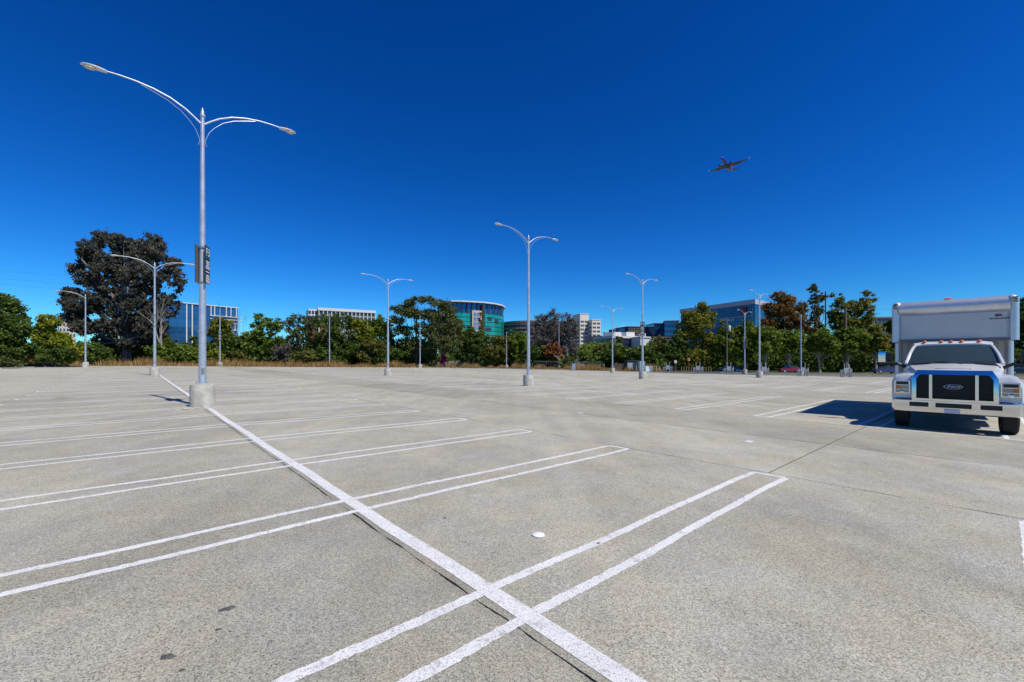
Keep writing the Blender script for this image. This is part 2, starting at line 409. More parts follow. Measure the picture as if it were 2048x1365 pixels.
redge = densify([(25.2,78.4),(30.5,70),(40,65.5),(54,60.5),(75,53),(98,44)][::-1])
ribbon('road', redge, -.9, -13.5, -.115, -.045, M_asph)
ribbon('kerb', redge, -13.5, -13.75, -.1, .10, mat('kerb_concrete', (.4, .4, .4)))
ribbon('verge', redge, -13.75, -60, -.10, -.02, mat('dry_lawn', (.10, .10, .035), .95, var=.4, vscale=.6))

# ------------------------------------------------------------------ vegetation
def leaves(rg, cen, rad, per, size, droop=0.0, flat=0.0):
    """leaf quads in soft shells round clump centres"""
    n = len(cen)*per
    c = np.repeat(cen, per, 0); r = np.repeat(rad, per)
    d = rg.normal(size=(n, 3)); d /= np.linalg.norm(d, axis=1)[:, None]
    p = c+d*(r*np.abs(rg.normal(.45, .40, n)))[:, None]*np.array([1, 1, .8-.35*flat])
    nr = d*.6+rg.normal(size=(n, 3))*.7+np.array([0, 0, .55+flat]); nr /= np.linalg.norm(nr, axis=1)[:, None]
    t = np.cross(nr, rg.normal(size=(n, 3))); t /= np.linalg.norm(t, axis=1)[:, None]
    if droop: t = t*(1-droop)+np.array([0, 0, -1])*droop; t /= np.linalg.norm(t, axis=1)[:, None]
    b = np.cross(nr, t); b /= (np.linalg.norm(b, axis=1)[:, None]+1e-6)
    s = size*1.22*rg.uniform(.6, 1.35, n)[:, None]
    w = s*.34 if droop else s*.42
    V = np.stack([p-t*s*.5, p+b*w*.9, p+t*s*.5, p-b*w*.9], 1).reshape(-1, 3)
    ct = rg.random(len(cen)); tint = np.clip(np.repeat(ct, per)*.55+rg.random(n)*.45, 0, 1)
    return V, tint
def clumps(rg, lobes, n, cr):
    w = np.array([l[3]**2*l[5] if len(l) > 5 else l[3]**2 for l in lobes]); w /= w.sum()
    ids = rg.choice(len(lobes), n, p=w); L = np.array([l[:5] for l in lobes])[ids]
    d = rg.normal(size=(n, 3)); d /= np.linalg.norm(d, axis=1)[:, None]
    rr = rg.random(n)**.36
    c = L[:, :3]+d*rr[:, None]*np.stack([L[:, 3], L[:, 3], L[:, 4]], 1)
    return c, cr*rg.uniform(.55, 1.35, n)
def branches(mb, rg, H, top, cen, r0, nb, sides=6, lean=0):
    tr = [(0, 0, -.3)]; x = y = 0
    for k in range(1, 6):
        x += rg.normal()*.03*H*.4+lean*H*.2; y += rg.normal()*.012*H; tr.append((x, y, top*k/5))
    rad = [r0*1.25]+[r0*(1-.62*k/5) for k in range(1, 6)]
    mb.tube(tr, rad, sides+2)
    idx = rg.choice(len(cen), min(nb, len(cen)), replace=False)
    for i in idx:
        c = cen[i]; hz = min(max(c[2]*rg.uniform(.35, .7), top*.25), top*.98); f = hz/top*5; k = min(int(f), 4)
        a = Vector(tr[k]).lerp(Vector(tr[k+1]), f-k); e = Vector(c); L = (e-a).length
        m1 = a.lerp(e, .35)+Vector((rg.normal(), rg.normal(), abs(rg.normal())*.6))*L*.07
        m2 = a.lerp(e, .7)+Vector((rg.normal(), rg.normal(), rg.normal()))*L*.06
        rb = r0*(.45-.28*hz/H)
        mb.tube([a, m1, m2, e], [rb, rb*.7, rb*.42, rb*.12], 5, False)
def tree(name, label, px, Y, top, bot, wpx, mleaf, n=120, per=80, size=.34, cr=None, lobes=None, bark=None, r0=None, nb=14,
         droop=0, flat=0, tfrac=.7, group='trees beyond the parking lot', cat='tree', lean=0, seed=None, gy=None, trunk=True, shape='round'):
    """top/bot: photo rows of crown top and crown bottom"""
    rg = np.random.default_rng(seed or int(px*7+top))
    x, y = P(px, Y); g = G(x, y)-.1; H = Z(top-3, Y)-g; B = max(Z(bot, Y)-g, .2); w = wpx/FPX*Y
    ct_ = math.cos(math.atan2(x, y)); w *= ct_
    rt = thing(name, (x, y, g), 0, label, cat, group)
    if lobes is None:
        lobes = []; ch = H-B
        if shape == 'round':
            lobes.append((0, 0, B+ch*.5, w*.36, ch*.42))
            for k in range(7):
                a = k*2.4+rg.random(); q = rg.uniform(.2, .34); rr = w*rg.uniform(.18, .27); hh = rg.uniform(.25, .8)
                lobes.append((math.cos(a)*w*q, math.sin(a)*w*q*.8, B+ch*hh, rr, min(rr*.9, ch*.24)))
            lobes.append((rg.normal()*w*.06, 0, H-ch*.17, w*.17, ch*.15))
        elif shape == 'column':
            for k in range(8):
                t = (k+.5)/8; lobes.append((rg.normal()*w*.10, rg.normal()*w*.08, B+ch*t, w*(.44-.26*t)*rg.uniform(.8, 1.15), ch*.09))
        elif shape == 'umbrella':
            for k in range(10):
                a = k*2.4; q = rg.uniform(.05, .38); lobes.append((math.cos(a)*w*q, math.sin(a)*w*q, B+ch*(.92-1.1*q*rg.uniform(.3, 1.6)), w*.17, ch*.08))
        elif shape == 'shrub':
            for k in range(8):
                a = k*2.4; q = rg.uniform(.05, .36); rr = w*rg.uniform(.14, .24); lobes.append((math.cos(a)*w*q, math.sin(a)*w*q*.7, B+ch*rg.uniform(.25, .72), rr, ch*.27))
    else:
        lobes = [((lx-px)/FPX*Y, ly, Z(lz, Y)-g, lr/FPX*Y*ct_, lrz/FPX*Y) for (lx, lz, lr, lrz, ly) in lobes]
    cr = cr or w*.075+.25
    n = int(n*1.9); per = int(per*.82); cr *= .82; cen, rad = clumps(rg, lobes, n, cr)
    cen[:, 2] = np.clip(cen[:, 2], B*.9, H-rad*.7)
    V, t = leaves(rg, cen, rad, per, size, droop, flat)
    t = np.clip(t, 0, 1)
    np_mesh('crown' if cat == 'tree' else 'foliage', V, 4, mleaf, rt, t)
    if trunk:
        mb = MB(); branches(mb, rg, H, H*tfrac, cen, r0 or max(.08, H*.022), nb, lean=lean)
        mb.obj('trunk' if cat == 'tree' else 'stem', bark or M_bark, rt, 40)
    return rt
def bare_tree(name, label, px, Y, top, wpx, m, seed=1, r0=.22, depth=5, leaf=None, group='trees beyond the parking lot', nleaf=0):
    rg = random.Random(seed); x, y = P(px, Y); g = G(x, y)-.1; H = Z(top, Y)-g; w = wpx/FPX*Y
    rt = thing(name, (x, y, g), 0, label, 'tree', group); mb = MB(); tips = []
    def grow(p, d, L, r, k):
        q = p; pts = [p]; rr = [r]
        for s_ in range(3):
            d = (d+Vector((rg.gauss(0, .16), rg.gauss(0, .16), rg.gauss(.03, .10)))).normalized(); q = q+d*L/3; pts.append(q); rr.append(r*(1-.15*(s_+1)))
        mb.tube(pts, rr, 6 if k < 2 else 3, False)
        if k >= depth: tips.append(q); return
        for b in range(3 if k < 3 else 2):
            az = rg.uniform(0, 6.28); sp = rg.uniform(.35, .8)
            nd = (d+Vector((math.cos(az)*w/H*1.3, math.sin(az)*w/H*1.3, .15))*sp).normalized()
            grow(pts[rg.choice([1, 2, 3, 3])], nd, L*rg.uniform(.62, .85), r*.55, k+1)
    grow(Vector((0, 0, 0)), Vector((0, 0, 1)), H*.33, r0, 0)
    zmax = max(t.z for t in tips); sx = H/zmax
    mb.v = [(a*sx, b*sx, c*sx) for a, b, c in mb.v]
    mb.obj('trunk', m, rt, 50)
    if leaf:
        rg2 = np.random.default_rng(seed); cen = np.array([t*sx for t in tips]); 
        V, t = leaves(rg2, cen, np.full(len(cen), .75), nleaf, .24)
        np_mesh('crown', V, 4, leaf, rt, t)
    return rt

# --- left side
tree('shrub', 'dark green bush between the left-edge tree and the yellow-green tree', 58, 70, 692, 733, 80, L_dark, 60, 90, .28, cat='shrub', shape='shrub', group='shrubs behind the dry grass')
tree('shrub', 'olive bush at the lot edge left of the lamp post before the eucalyptus', 152, 76, 690, 732, 60, L_olive, 60, 90, .28, cat='shrub', shape='shrub', group='shrubs behind the dry grass')
tree('shrub', 'dark green bush behind the thin pole and the pointed green tree', 556, 98, 676, 733, 100, L_dark, 70, 90, .3, cat='shrub', shape='shrub', group='shrubs behind the dry grass')
tree('spreading_tree', 'dark green spreading tree at the left edge of the photo, left of the yellow-green tree', 12, 66, 588, 726, 175, L_dark, 190, 110, .30,
     lobes=[(-30,640,45,45,0),(15,640,42,42,0),(50,652,30,22,-1),(70,664,26,12,-1),(62,700,34,22,-2),(20,608,26,18,0),(-5,596,22,12,0),(-55,620,35,30,0),(35,680,48,32,-2),(-20,690,50,32,-2)], nb=20)
tree('broadleaf_tree', 'bright yellow-green tree between the dark left-edge tree and the big purple-grey eucalyptus', 92, 66, 626, 724, 92, L_yel, 90, 100, .30,
     lobes=[(96,644,24,16,0),(88,668,30,20,0),(115,684,34,18,0),(140,700,24,12,0)])
tree('shrub', 'dark green bush at the lot edge under the yellow-green tree on the left', 112, 64, 696, 731, 90, L_dark, 60, 90, .28, cat='shrub', shape='shrub', group='shrubs behind the dry grass')
tree('shrub', 'dark green rounded shrub at the foot of the eucalyptus on its left', 195, 74, 678, 733, 80, L_dark, 60, 90, .3, cat='shrub', shape='shrub', group='shrubs behind the dry grass')
tree('eucalyptus_tree', 'huge eucalyptus with purple-grey foliage, the largest tree in the photo', 252, 80, 459, 700, 260, L_euc, 1000, 96, .31, cr=.72,
     lobes=[(202,475,20,16,0),(185,500,30,22,0),(160,520,22,16,1),(150,540,18,14,0),(245,490,32,22,0),(308,485,24,16,0),(325,505,20,20,-1),(290,510,40,26,0),(345,530,22,16,0),(355,560,22,24,0),
            (230,540,50,34,0),(300,555,50,34,-1),(175,560,30,18,0),(146,588,24,12,0),(134,602,14,8,0),(165,612,40,18,0),(150,636,26,12,0),(220,600,50,34,0),(290,610,50,36,0),(335,610,26,26,0),
            (180,656,32,16,-1),(240,650,46,26,0),(300,655,42,28,0),(330,662,18,24,-1),(268,685,38,12,0),(205,680,24,10,0)],
     r0=.85, nb=34, droop=.55, tfrac=.62, bark=M_barkg)
bare_tree('dead_tree', 'leafless pale-branched tree between the eucalyptus and the blue glass offices', 346, 78, 588, 46, M_barkg2, 5, .30, 4)
bare_tree('dead_tree', 'small leafless tree with pale twigs in front of the blue glass offices', 392, 82, 640, 60, M_barkg2, 9, .12, 4)
tree('shrub', 'green bushy shrub under the leafless tree right of the eucalyptus', 330, 78, 678, 732, 84, L_mid, 60, 90, .3, cat='shrub', shape='shrub', group='shrubs behind the dry grass')
tree('shrub', 'leafy green shrub just left of the nearest lamp post', 380, 80, 672, 733, 76, L_mid, 60, 90, .3, cat='shrub', shape='shrub', group='shrubs behind the dry grass')
tree('broadleaf_tree', 'low reddish-brown and green tree just right of the nearest lamp post', 450, 86, 636, 722, 84, L_gold, 100, 90, .3)
tree('shrub', 'bright yellow-green bush at the lot edge behind the nearest lamp post', 432, 76, 699, 731, 50, L_yel, 46, 90, .26, cat='shrub', shape='shrub', trunk=False, group='shrubs behind the dry grass')
bare_tree('dead_tree', 'thin leafless sapling rising above the bushes right of the blue glass offices', 489, 92, 608, 24, M_barkg, 12, .10, 4)
tree('broadleaf_tree', 'dense mid-green tree with a pointed top right of the blue glass offices', 522, 88, 619, 728, 78, L_mid, 130, 95, .31,
     lobes=[(520,635,16,14,0),(520,660,30,24,0),(495,685,28,22,0),(548,650,16,14,0),(540,690,30,24,0),(510,715,34,14,0)])
tree('shrub', 'grey half-bare shrub right of the pointed green tree', 565, 86, 682, 731, 60, L_grey, 40, 60, .26, cat='shrub', shape='shrub', group='shrubs behind the dry grass')
tree('broadleaf_tree', 'airy pale-green tree with dark forked branches showing through', 592, 92, 624, 716, 88, L_feath, 95, 60, .28, shape='umbrella', r0=.3, nb=24, tfrac=.5, lobes=
     [(592,640,22,14,0),(570,652,18,14,0),(618,648,20,16,0),(600,668,30,16,0),(575,690,26,16,0),(622,690,24,20,0)])
tree('broadleaf_tree', 'dense dark green tree below the white and brick apartments', 668, 90, 627, 730, 96, L_dark, 150, 95, .31,
     lobes=[(650,642,20,14,0),(680,640,22,14,0),(664,668,40,26,0),(640,700,32,24,0),(692,692,34,26,0),(665,715,40,14,-1)])
tree('broadleaf_tree', 'yellow-green drooping tree right of the white and brick apartments', 722, 92, 638, 728, 62, L_yel, 90, 90, .3,
     lobes=[(715,652,18,14,0),(732,672,20,22,0),(712,690,20,22,0),(740,700,18,20,0)])
tree('broadleaf_tree', 'green rounded tree behind the middle-left lamp post', 762, 96, 630, 728, 64, L_mid, 110, 90, .31)
tree('broadleaf_tree', 'olive shrubby tree filling the gap below the yellow-green tree', 742, 90, 678, 731, 66, L_olive, 60, 90, .3)
tree('umbrella_tree', 'wide flat-topped airy tree left of the teal glass tower', 832, 94, 593, 735, 124, L_feath, 260, 72, .30,
     lobes=[(800,618,18,9,0),(815,606,16,8,1),(845,598,20,8,0),(866,604,16,8,0),(795,640,18,9,0),(830,628,26,10,-1),(860,630,20,12,0),(806,662,22,10,0),(845,658,24,12,0),(820,690,32,20,2),(850,700,30,20,1),(790,700,22,20,1)],
     flat=.6, r0=.28, nb=30, tfrac=.8)
tree('feathery_tree', 'tall feathery grey-green tree with a pale leaning trunk left of the teal glass tower', 888, 92, 600, 716, 84, L_feath, 210, 100, .28,
     lobes=[(880,612,14,12,0),(898,618,16,14,0),(885,640,28,22,0),(905,655,24,20,0),(870,668,26,24,0),(895,685,32,22,0)], bark=M_barkp, r0=.22, droop=.2)
tree('shrub', 'magenta flowering bush at the base of the feathery tree', 886, 91, 706, 731, 15, L_pink, 16, 70, .22, cat='shrub', shape='shrub', trunk=False, group='shrubs behind the dry grass')
tree('broadleaf_tree', 'yellow-green tree below the left side of the teal glass tower', 926, 98, 655, 728, 46, L_yel, 80, 80, .3)
tree('broadleaf_tree', 'dark blackish-green tree in front of the teal glass tower', 946, 95, 654, 731, 62, L_dark, 110, 90, .3)
tree('broadleaf_tree', 'slender olive tree climbing in front of the pale window panel of the teal tower', 962, 104, 628, 720, 24, L_olive, 50, 60, .28, shape='column')
tree('broadleaf_tree', 'olive-green bushy tree at the foot of the teal glass tower', 990, 96, 672, 731, 62, L_olive, 100, 90, .3)
tree('broadleaf_tree', 'mid-green tree left of the central tall lamp post', 1032, 98, 664, 731, 58, L_mid, 100, 90, .3)
tree('shrub', 'dark green shrub right beside the central tall lamp post', 1064, 95, 684, 733, 44, L_dark, 45, 90, .3, cat='shrub', shape='shrub', group='shrubs behind the dry grass')
def smoky(label, px, top, w, seed, Y=108):
    q = tree('withered_tree', label, px, Y, top, 722, w*1.12, L_grey, 92, 120, .19, bark=M_barkg, r0=.3, nb=85, tfrac=.6, cr=1.0, seed=seed,
        lobes=[(px, top+14, w*.24, 13, 0), (px-w*.24, top+30, w*.26, 16, 0), (px+w*.24, top+24, w*.25, 15, 0), (px, top+42, w*.42, 22, 0), (px-w*.15, top+66, w*.36, 18, 0), (px+w*.2, top+70, w*.3, 18, 0)])
smoky('withered grey-brown tree just right of the central tall lamp post', 1082, 628, 60, 21)
smoky('withered grey tree, tallest of the withered group left of the beige office tower', 1113, 616, 62, 22)
smoky('withered grey-brown tree touching the beige office tower', 1140, 630, 34, 23, 104)
tree('broadleaf_tree', 'rust-brown withered tree below the grey withered crowns', 1108, 99, 684, 731, 38, L_red, 55, 80, .28)
bare_tree('dead_tree', 'forked pale-limbed tree at the foot of the beige office tower', 1130, 96, 690, 44, M_barkp, 31, .25, 4)
tree('conifer_shrub', 'dark green conical shrub beside the blue-grey notice board', 1133, 93, 714, 736, 20, L_dark, 30, 80, .26, cat='shrub', shape='column', trunk=False, group='shrubs behind the dry grass')
tree('shrub', 'green shrub in front of the beige office tower', 1172, 102, 703, 731, 56, L_mid, 40, 90, .3, cat='shrub', shape='shrub', group='shrubs behind the dry grass')
tree('broadleaf_tree', 'grey-olive tree at the lower right corner of the beige office tower', 1206, 104, 694, 731, 50, L_olive, 60, 90, .3)
tree('conifer_tree', 'dark conifer in front of the low dark-glass building', 1238, 150, 676, 708, 34, L_dark, 50, 70, .4, shape='column')
tree('shrub', 'yellow-green willow-like bush behind the slatted enclosure', 1248, 98, 700, 733, 62, L_yel, 70, 90, .28, cat='shrub', shape='shrub', group='shrubs behind the dry grass')
tree('shrub', 'green-yellow bush behind the dark green shed', 1282, 100, 702, 731, 48, L_gold, 50, 90, .28, cat='shrub', shape='shrub', group='shrubs behind the dry grass')
# --- right side, behind the road
tree('broadleaf_tree', 'thin mixed-colour tree right of the low white building', 1316, 100, 672, 736, 58, L_olive, 80, 80, .28)
tree('plane_tree', 'tall golden-tinged plane tree in front of the red-emblem glass offices', 1392, 96, 606, 726, 96, L_gold, 230, 95, .31,
     lobes=[(1405,618,14,12,0),(1375,632,18,14,0),(1415,640,20,18,0),(1390,655,36,24,0),(1365,680,26,22,0),(1415,690,30,24,0),(1385,712,36,14,0)], r0=.35)
tree('broadleaf_tree', 'dark green tree under the gold-tinged plane tree on its left', 1350, 94, 672, 732, 56, L_dark, 80, 90, .3)
tree('plane_tree', 'green plane tree with the utility pole in front of it', 1452, 94, 646, 730, 62, L_mid, 120, 90, .3)
tree('plane_tree', 'green plane tree behind the pair of lamp posts on the right', 1492, 94, 642, 730, 64, L_mid, 130, 90, .3)
tree('broadleaf_tree', 'rusty orange-brown tree rising right of the red-emblem glass offices', 1572, 118, 580, 690, 108, L_rust, 260, 100, .34, r0=.4,
     lobes=[(1556,594,14,10,0),(1575,602,18,14,0),(1548,618,24,16,0),(1590,620,26,20,0),(1570,640,36,24,0),(1535,650,20,20,0),(1605,650,20,20,0),(1570,680,40,20,0)])
tree('slim_tree', 'very slim sparse tree, the tallest on the right side', 1630, 122, 568, 700, 38, L_olive, 120, 70, .33, shape='column', nb=30,
     lobes=[(1627,581,11,11,0),(1641,596,14,9,0),(1627,604,12,12,0),(1636,622,14,10,0),(1628,640,12,12,0),(1640,655,12,8,0),(1625,665,16,10,0),(1640,680,14,10,0)])
tree('broadleaf_tree', 'tall grey-green tree with two tops left of the box truck', 1700, 112, 580, 700, 92, L_gold, 230, 90, .33, r0=.45,
     lobes=[(1672,600,17,16,0),(1677,625,24,20,0),(1735,596,17,15,0),(1727,616,22,18,0),(1705,615,22,16,0),(1690,645,34,20,0),(1728,645,24,20,0),(1740,635,12,8,0),(1705,675,40,20,0)])
row = [(1530, 656, 60, L_mid, 'green street tree right of the tallest right-hand lamp post'), (1580, 662, 66, L_mid, 'green street tree below the rusty tree, behind the red car'),
       (1640, 660, 66, L_mid, 'bright green street tree below the very slim tree'), (1700, 655, 72, L_mid, 'broad green street tree below the two-topped tree'),
       (1752, 650, 62, L_gold, 'yellowish-green street tree closest to the box truck')]
for px, tp, w, ml, lb in row:
    tree('street_tree', lb, px, 88, tp, 713, w+14, ml, 150, 95, .30, bark=M_barkp, r0=.26, tfrac=.5, group='street trees along the far side of the road')
tree('broadleaf_tree', 'dark tree immediately behind the left edge of the box truck', 1792, 100, 632, 728, 60, L_dark, 110, 90, .3)
tree('broadleaf_tree', 'dark green tree at the right edge of the photo, behind the box truck', 2050, 90, 596, 728, 120, L_dark, 170, 110, .32)
tree('broadleaf_tree', 'dark green tree hidden behind the box truck cab', 1900, 100, 640, 728, 130, L_dark, 90, 90, .34)
tree('shrub', 'dark green shrub beside the long board fence', 770, 92, 692, 731, 90, L_dark, 60, 90, .3, cat='shrub', shape='shrub', group='shrubs behind the dry grass')
tree('shrub', 'dark shrub between the umbrella tree and the middle-left lamp post', 808, 95, 690, 732, 70, L_dark, 60, 90, .3, cat='shrub', shape='shrub', group='shrubs behind the dry grass')
tree('shrub', 'blue-green low agave-like clump at the far left lot edge', 22, 60, 720, 737, 60, L_feath, 40, 70, .24, cat='shrub', shape='shrub', trunk=False, group='shrubs behind the dry grass')
tree('shrub', 'olive shrub in front of the forked pale-green tree', 612, 84, 700, 732, 56, L_olive, 46, 90, .28, cat='shrub', shape='shrub', group='shrubs behind the dry grass')
tree('shrub', 'grey-brown low shrub between the two left lamp posts and the pointed tree', 478, 82, 702, 732, 46, L_olive, 36, 80, .26, cat='shrub', shape='shrub', group='shrubs behind the dry grass')

# uncountable: thicket behind, dry grass in front
def strip_points(rg, line, n, o0, o1):
    L = np.array(line); seg = np.diff(L, axis=0); ln = np.linalg.norm(seg, axis=1); cum = np.concatenate([[0], np.cumsum(ln)])
    s = rg.random(n)*cum[-1]; k = np.clip(np.searchsorted(cum, s)-1, 0, len(ln)-1); t = (s-cum[k])/ln[k]
    p = L[k]+seg[k]*t[:, None]; no = np.stack([-seg[k][:, 1], seg[k][:, 0]], 1)/ln[k][:, None]
    o = o0+(o1-o0)*rg.random(n); return p+no*o[:, None], o
rg = np.random.default_rng(11)
gl = np.vectorize(G)
LEFT = [(-100,30),(-82,58),(-76,70),(-66,71.5),(-57,73),(-45,76),(-29,83.5),(-13,92),(2,91.5),(12,89.5),(27,81)]
p, o = strip_points(rg, LEFT, 15000, 9, 24)
hh = rg.random(15000)**1.0*5.4*(.75+.25*np.sin(p[:, 0]*.31)+.15*np.sin(p[:, 0]*.9))
cen = np.column_stack([p, gl(p[:, 0], p[:, 1])+np.abs(hh)]); V, t = leaves(rg, cen, np.full(len(cen), .8), 8, .56)
tag(np_mesh('undergrowth', V, 4, L_dark, None, t), 'dark green undergrowth filling the space between the trees behind the lot', 'undergrowth', kind='stuff')
p, o = strip_points(rg, [(33,88),(60,79),(85,70),(110,60)], 5200, 17, 30)
cen = np.column_stack([p, gl(p[:, 0], p[:, 1])+.2+rg.random(5200)**1.2*4.6]); V, t = leaves(rg, cen, np.full(len(cen), .8), 8, .5)
tag(np_mesh('undergrowth', V, 4, L_dark, None, t), 'dark hedge-like undergrowth beneath the street trees across the road', 'undergrowth', kind='stuff')
p, o = strip_points(rg, [(-330,60),(-230,190),(-60,215),(60,205),(240,160),(330,60)], 9000, 0, 40)
hh = (.35+.65*rg.random(9000)**.7)*(7.5+2.5*np.sin(p[:, 0]*.05)+1.6*np.sin(p[:, 0]*.17))
V, t = leaves(rg, np.column_stack([p, np.abs(hh)-1]), np.full(9000, 2.2), 9, 1.1)
tag(np_mesh('distant_woodland', V, 4, L_mid, None, t), 'far-off green treetops seen between the nearer trees', 'woodland', kind='stuff')
def grass(name, label, line, n, o0, o1, h0, h1, m):
    p, o = strip_points(rg, line, n, o0, o1); z = gl(p[:, 0], p[:, 1])-.1
    pat = .55+.45*np.sin(p[:, 0]*.35+1)*np.sin(p[:, 0]*.83)+.25*np.sin(p[:, 0]*2.3)
    h = (h0+(h1-h0)*rg.random(n))*np.clip(pat, .35, 1.3); a = rg.random(n)*6.28; w = .035+.05*rg.random(n)
    le = rg.normal(size=(n, 2))*.22*h[:, None]
    b = np.column_stack([p, z]); dx = np.column_stack([np.cos(a)*w, np.sin(a)*w, np.zeros(n)])
    V = np.stack([b-dx, b+dx, b+np.column_stack([le, h])], 1).reshape(-1, 3)
    tag(np_mesh(name, V, 3, m, None, rg.random(n)), label, 'grass', kind='stuff')
grass('dry_grass', 'tall dry straw-coloured grass along the far edge of the lot', LEFT, 90000, -1.6, 9.5, .5, 1.75, L_straw)
grass('grass', 'green weeds mixed into the dry grass at the lot edge', LEFT, 14000, .5, 9, .3, 1.0, L_olive)

# ------------------------------------------------------------------ buildings
def frame2(a, b):
    """local frame: x along wall a->b, y outward to the back"""
    dx, dy = b[0]-a[0], b[1]-a[1]; return math.atan2(dy, dx), math.hypot(dx, dy)
glassb = mat('blue_curtain_glass', (.025, .12, .27), .08, .35, .8, var=.25, vscale=.12)
glassd2 = mat('deep_blue_glass', (.012, .045, .12), .08, .35, .8, var=.3, vscale=.12)
glasst = mat('teal_glass', (.006, .30, .25), .14, .15, .7, var=.25, vscale=.15)
winm = mat('window_dark', (.025, .035, .045), .12)
wht = mat('white_render', (.62, .61, .58), .8); beige = mat('beige_concrete', (.72, .66, .55), .85, var=.06)
brick = mat('red_brick', (.20, .065, .05), .85, var=.15); dkbr = mat('brown_brick', (.10, .075, .075), .85, var=.15)
def facade(root, L, z0, z1, nf, nc, wfrac, hfrac, m, name='window', depth=.15, x0=0, joined=True, skip=None, y=0, zoff=.25):
    mb = MB(); fh = (z1-z0)/nf; cw = L/nc
    for i in range(nf):
        for j in range(nc):
            if skip and skip(i, j): continue
            xa = x0+cw*(j+.5-wfrac/2); za = z0+fh*(i+zoff)
            mb.box(xa, xa+cw*wfrac, y-.06, y+depth, za, za+fh*hfrac)
    o = mb.obj(name, m, root); o['kind'] = 'stuff'; return o
def wall_block(root, L, D, z0, z1, m, name='wall', x0=0, y0=0):
    return MB().box(x0, x0+L, y0, y0+D, z0, z1).obj(name, m, root)
def building(name, label, a, b, cat='building', group='office and apartment buildings on the skyline'):
    rz, L = frame2(a, b); return thing(name, (a[0], a[1], -1.5), rz, label, cat, group), L

# blue glass offices (left)
a, b = P(300, 338), P(475, 392); r, L = building('glass_office_building', 'blue glass office block with white fins and floor bands behind the leafless tree', a, b)
wall_block(r, L, 30, 0, 50, glassb)
MB().box(-.5, L+.8, -.8, 30.5, 50, 50.7).obj('roof', wht, r)
xs = lambda px: L*((px-300)/175)**.93
for px in (361, 372): MB().box(xs(px), xs(px)+.8, -.5, .3, 8, 50).obj('fin', wht, r)
for px in (411, 419, 446, 457, 470): MB().box(xs(px), xs(px)+.7, -.9, .3, 41, 50).obj('fin', wht, r)
for px in (417, 445, 456, 467): MB().box(xs(px), xs(px)+.7, -.9, .3, 29.5, 36).obj('fin', wht, r)
for z in (41.2, 38.6, 35.2, 29.4, 24): MB().box(xs(409), L+3, -1.6, .4, z, z+.55).obj('floor_slab', wht, r)
MB().box(xs(431), xs(431)+1.3, -1.2, -.1, 12, 29.4).obj('red_fin', mat('red_panel', (.45, .03, .04), .5), r)
mul = MB()
for k in range(40): mul.box(k*L/40, k*L/40+.12, -.1, .1, 1, 50)
for k in range(13): mul.box(0, L, -.1, .1, 2+k*3.9, 2.15+k*3.9)
o = mul.obj('mullion', glassd2, r); o['kind'] = 'stuff'
# white and brick apartments
a, b = P(638, 295), P(750, 314); r, L = building('apartment_building', 'white-framed apartment block with brick-red lower corners above the dark green tree', a, b)
wall_block(r, L, 22, 0, 37, mat('grey_render', (.33, .33, .33), .8)); 
MB().box(-.8, L+.6, -.8, 22.6, 37, 38.9).obj('roof', wht, r)
fr = MB()
for k in range(15): fr.box(k*L/14-.25, k*L/14+.25, -.5, .2, 27 if k % 3 else 16, 37)
for z in (30.3, 27.2, 22.5, 18): fr.box(0 if z > 26 else L*.42, L, -.45, .2, z, z+.5)
fr.obj('frame', wht, r)['kind'] = 'stuff'
facade(r, L, 24, 37, 4, 14, .78, .72, winm); facade(r, L*.5, 5, 24, 6, 7, .7, .6, winm, x0=L*.42)
MB().box(-.3, L*.36, -.32, .3, 1, 27).obj('brick_panel', brick, r); MB().box(L*.82, L+.1, -.32, .3, 1, 26).obj('brick_panel', brick, r)
MB().box(-7, -.3, 4, 20, 0, 33).obj('brick_wing', brick, r); MB().box(-6.5, -.4, 3, 20, 33.0, 38).obj('top_wing', wht, r)
facade(r, 6, 24, 37, 4, 3, .7, .7, winm, x0=-6.6, y=2.9)
# teal tower
cz = thing('teal_glass_tower', (0, 0, 0), 0, 'teal and blue glass tower with a curved white roof rim', 'building', 'office and apartment buildings on the skyline')
PY = [(899, 392), (905, 383), (925, 384.5), (945, 388), (968, 393), (988, 401), (1002, 413), (1008, 428)]
pl = [P(*q) for q in PY]
def fy_(px): return float(np.interp(px, [q[0] for q in PY], [q[1] for q in PY]))
ctr = P(955, 440); back = [P(1005, 455), P(903, 455)]
def insetp(poly, f): return [(ctr[0]+(x-ctr[0])*f, ctr[1]+(y-ctr[1])*f) for x, y in poly]
MB().prism(pl+back, 0, 44).obj('wall', glasst, cz)
MB().prism(insetp(pl+back, .97), 44, 53.2).obj('top_storey', glassb, cz)
MB().prism(insetp(pl+back, 1.05), 53.2, 54.4).obj('roof', wht, cz)
tl = MB(); 
for z in range(4, 45, 4):
    tl.prism(insetp(pl+back, 1.006), z, z+.45)
o = tl.obj('floor_band', mat('dark_teal', (.03, .06, .06), .5), cz); o['kind'] = 'stuff'
for i in range(len(pl)-1):
    for t in (0, .5):
        q = insetp([(pl[i][0]+(pl[i+1][0]-pl[i][0])*t, pl[i][1]+(pl[i+1][1]-pl[i][1])*t)], 1.01)[0]
        MB().box(q[0]-.4, q[0]+.4, q[1]-.4, q[1]+.4, 44, 53.2).obj('column', mat('dark_metal', (.03, .035, .04), .5), cz)
q0, q1 = P(944, fy_(944)-2), P(963, fy_(963)-2); rz, L = frame2(q0, q1)
pn = MB().box(0, L, -.5, .4, 6, 46).obj('window_panel', mat('peach_concrete', (.52, .42, .33), .8), cz, loc=(*q0, 0), rz=rz)
w = MB()
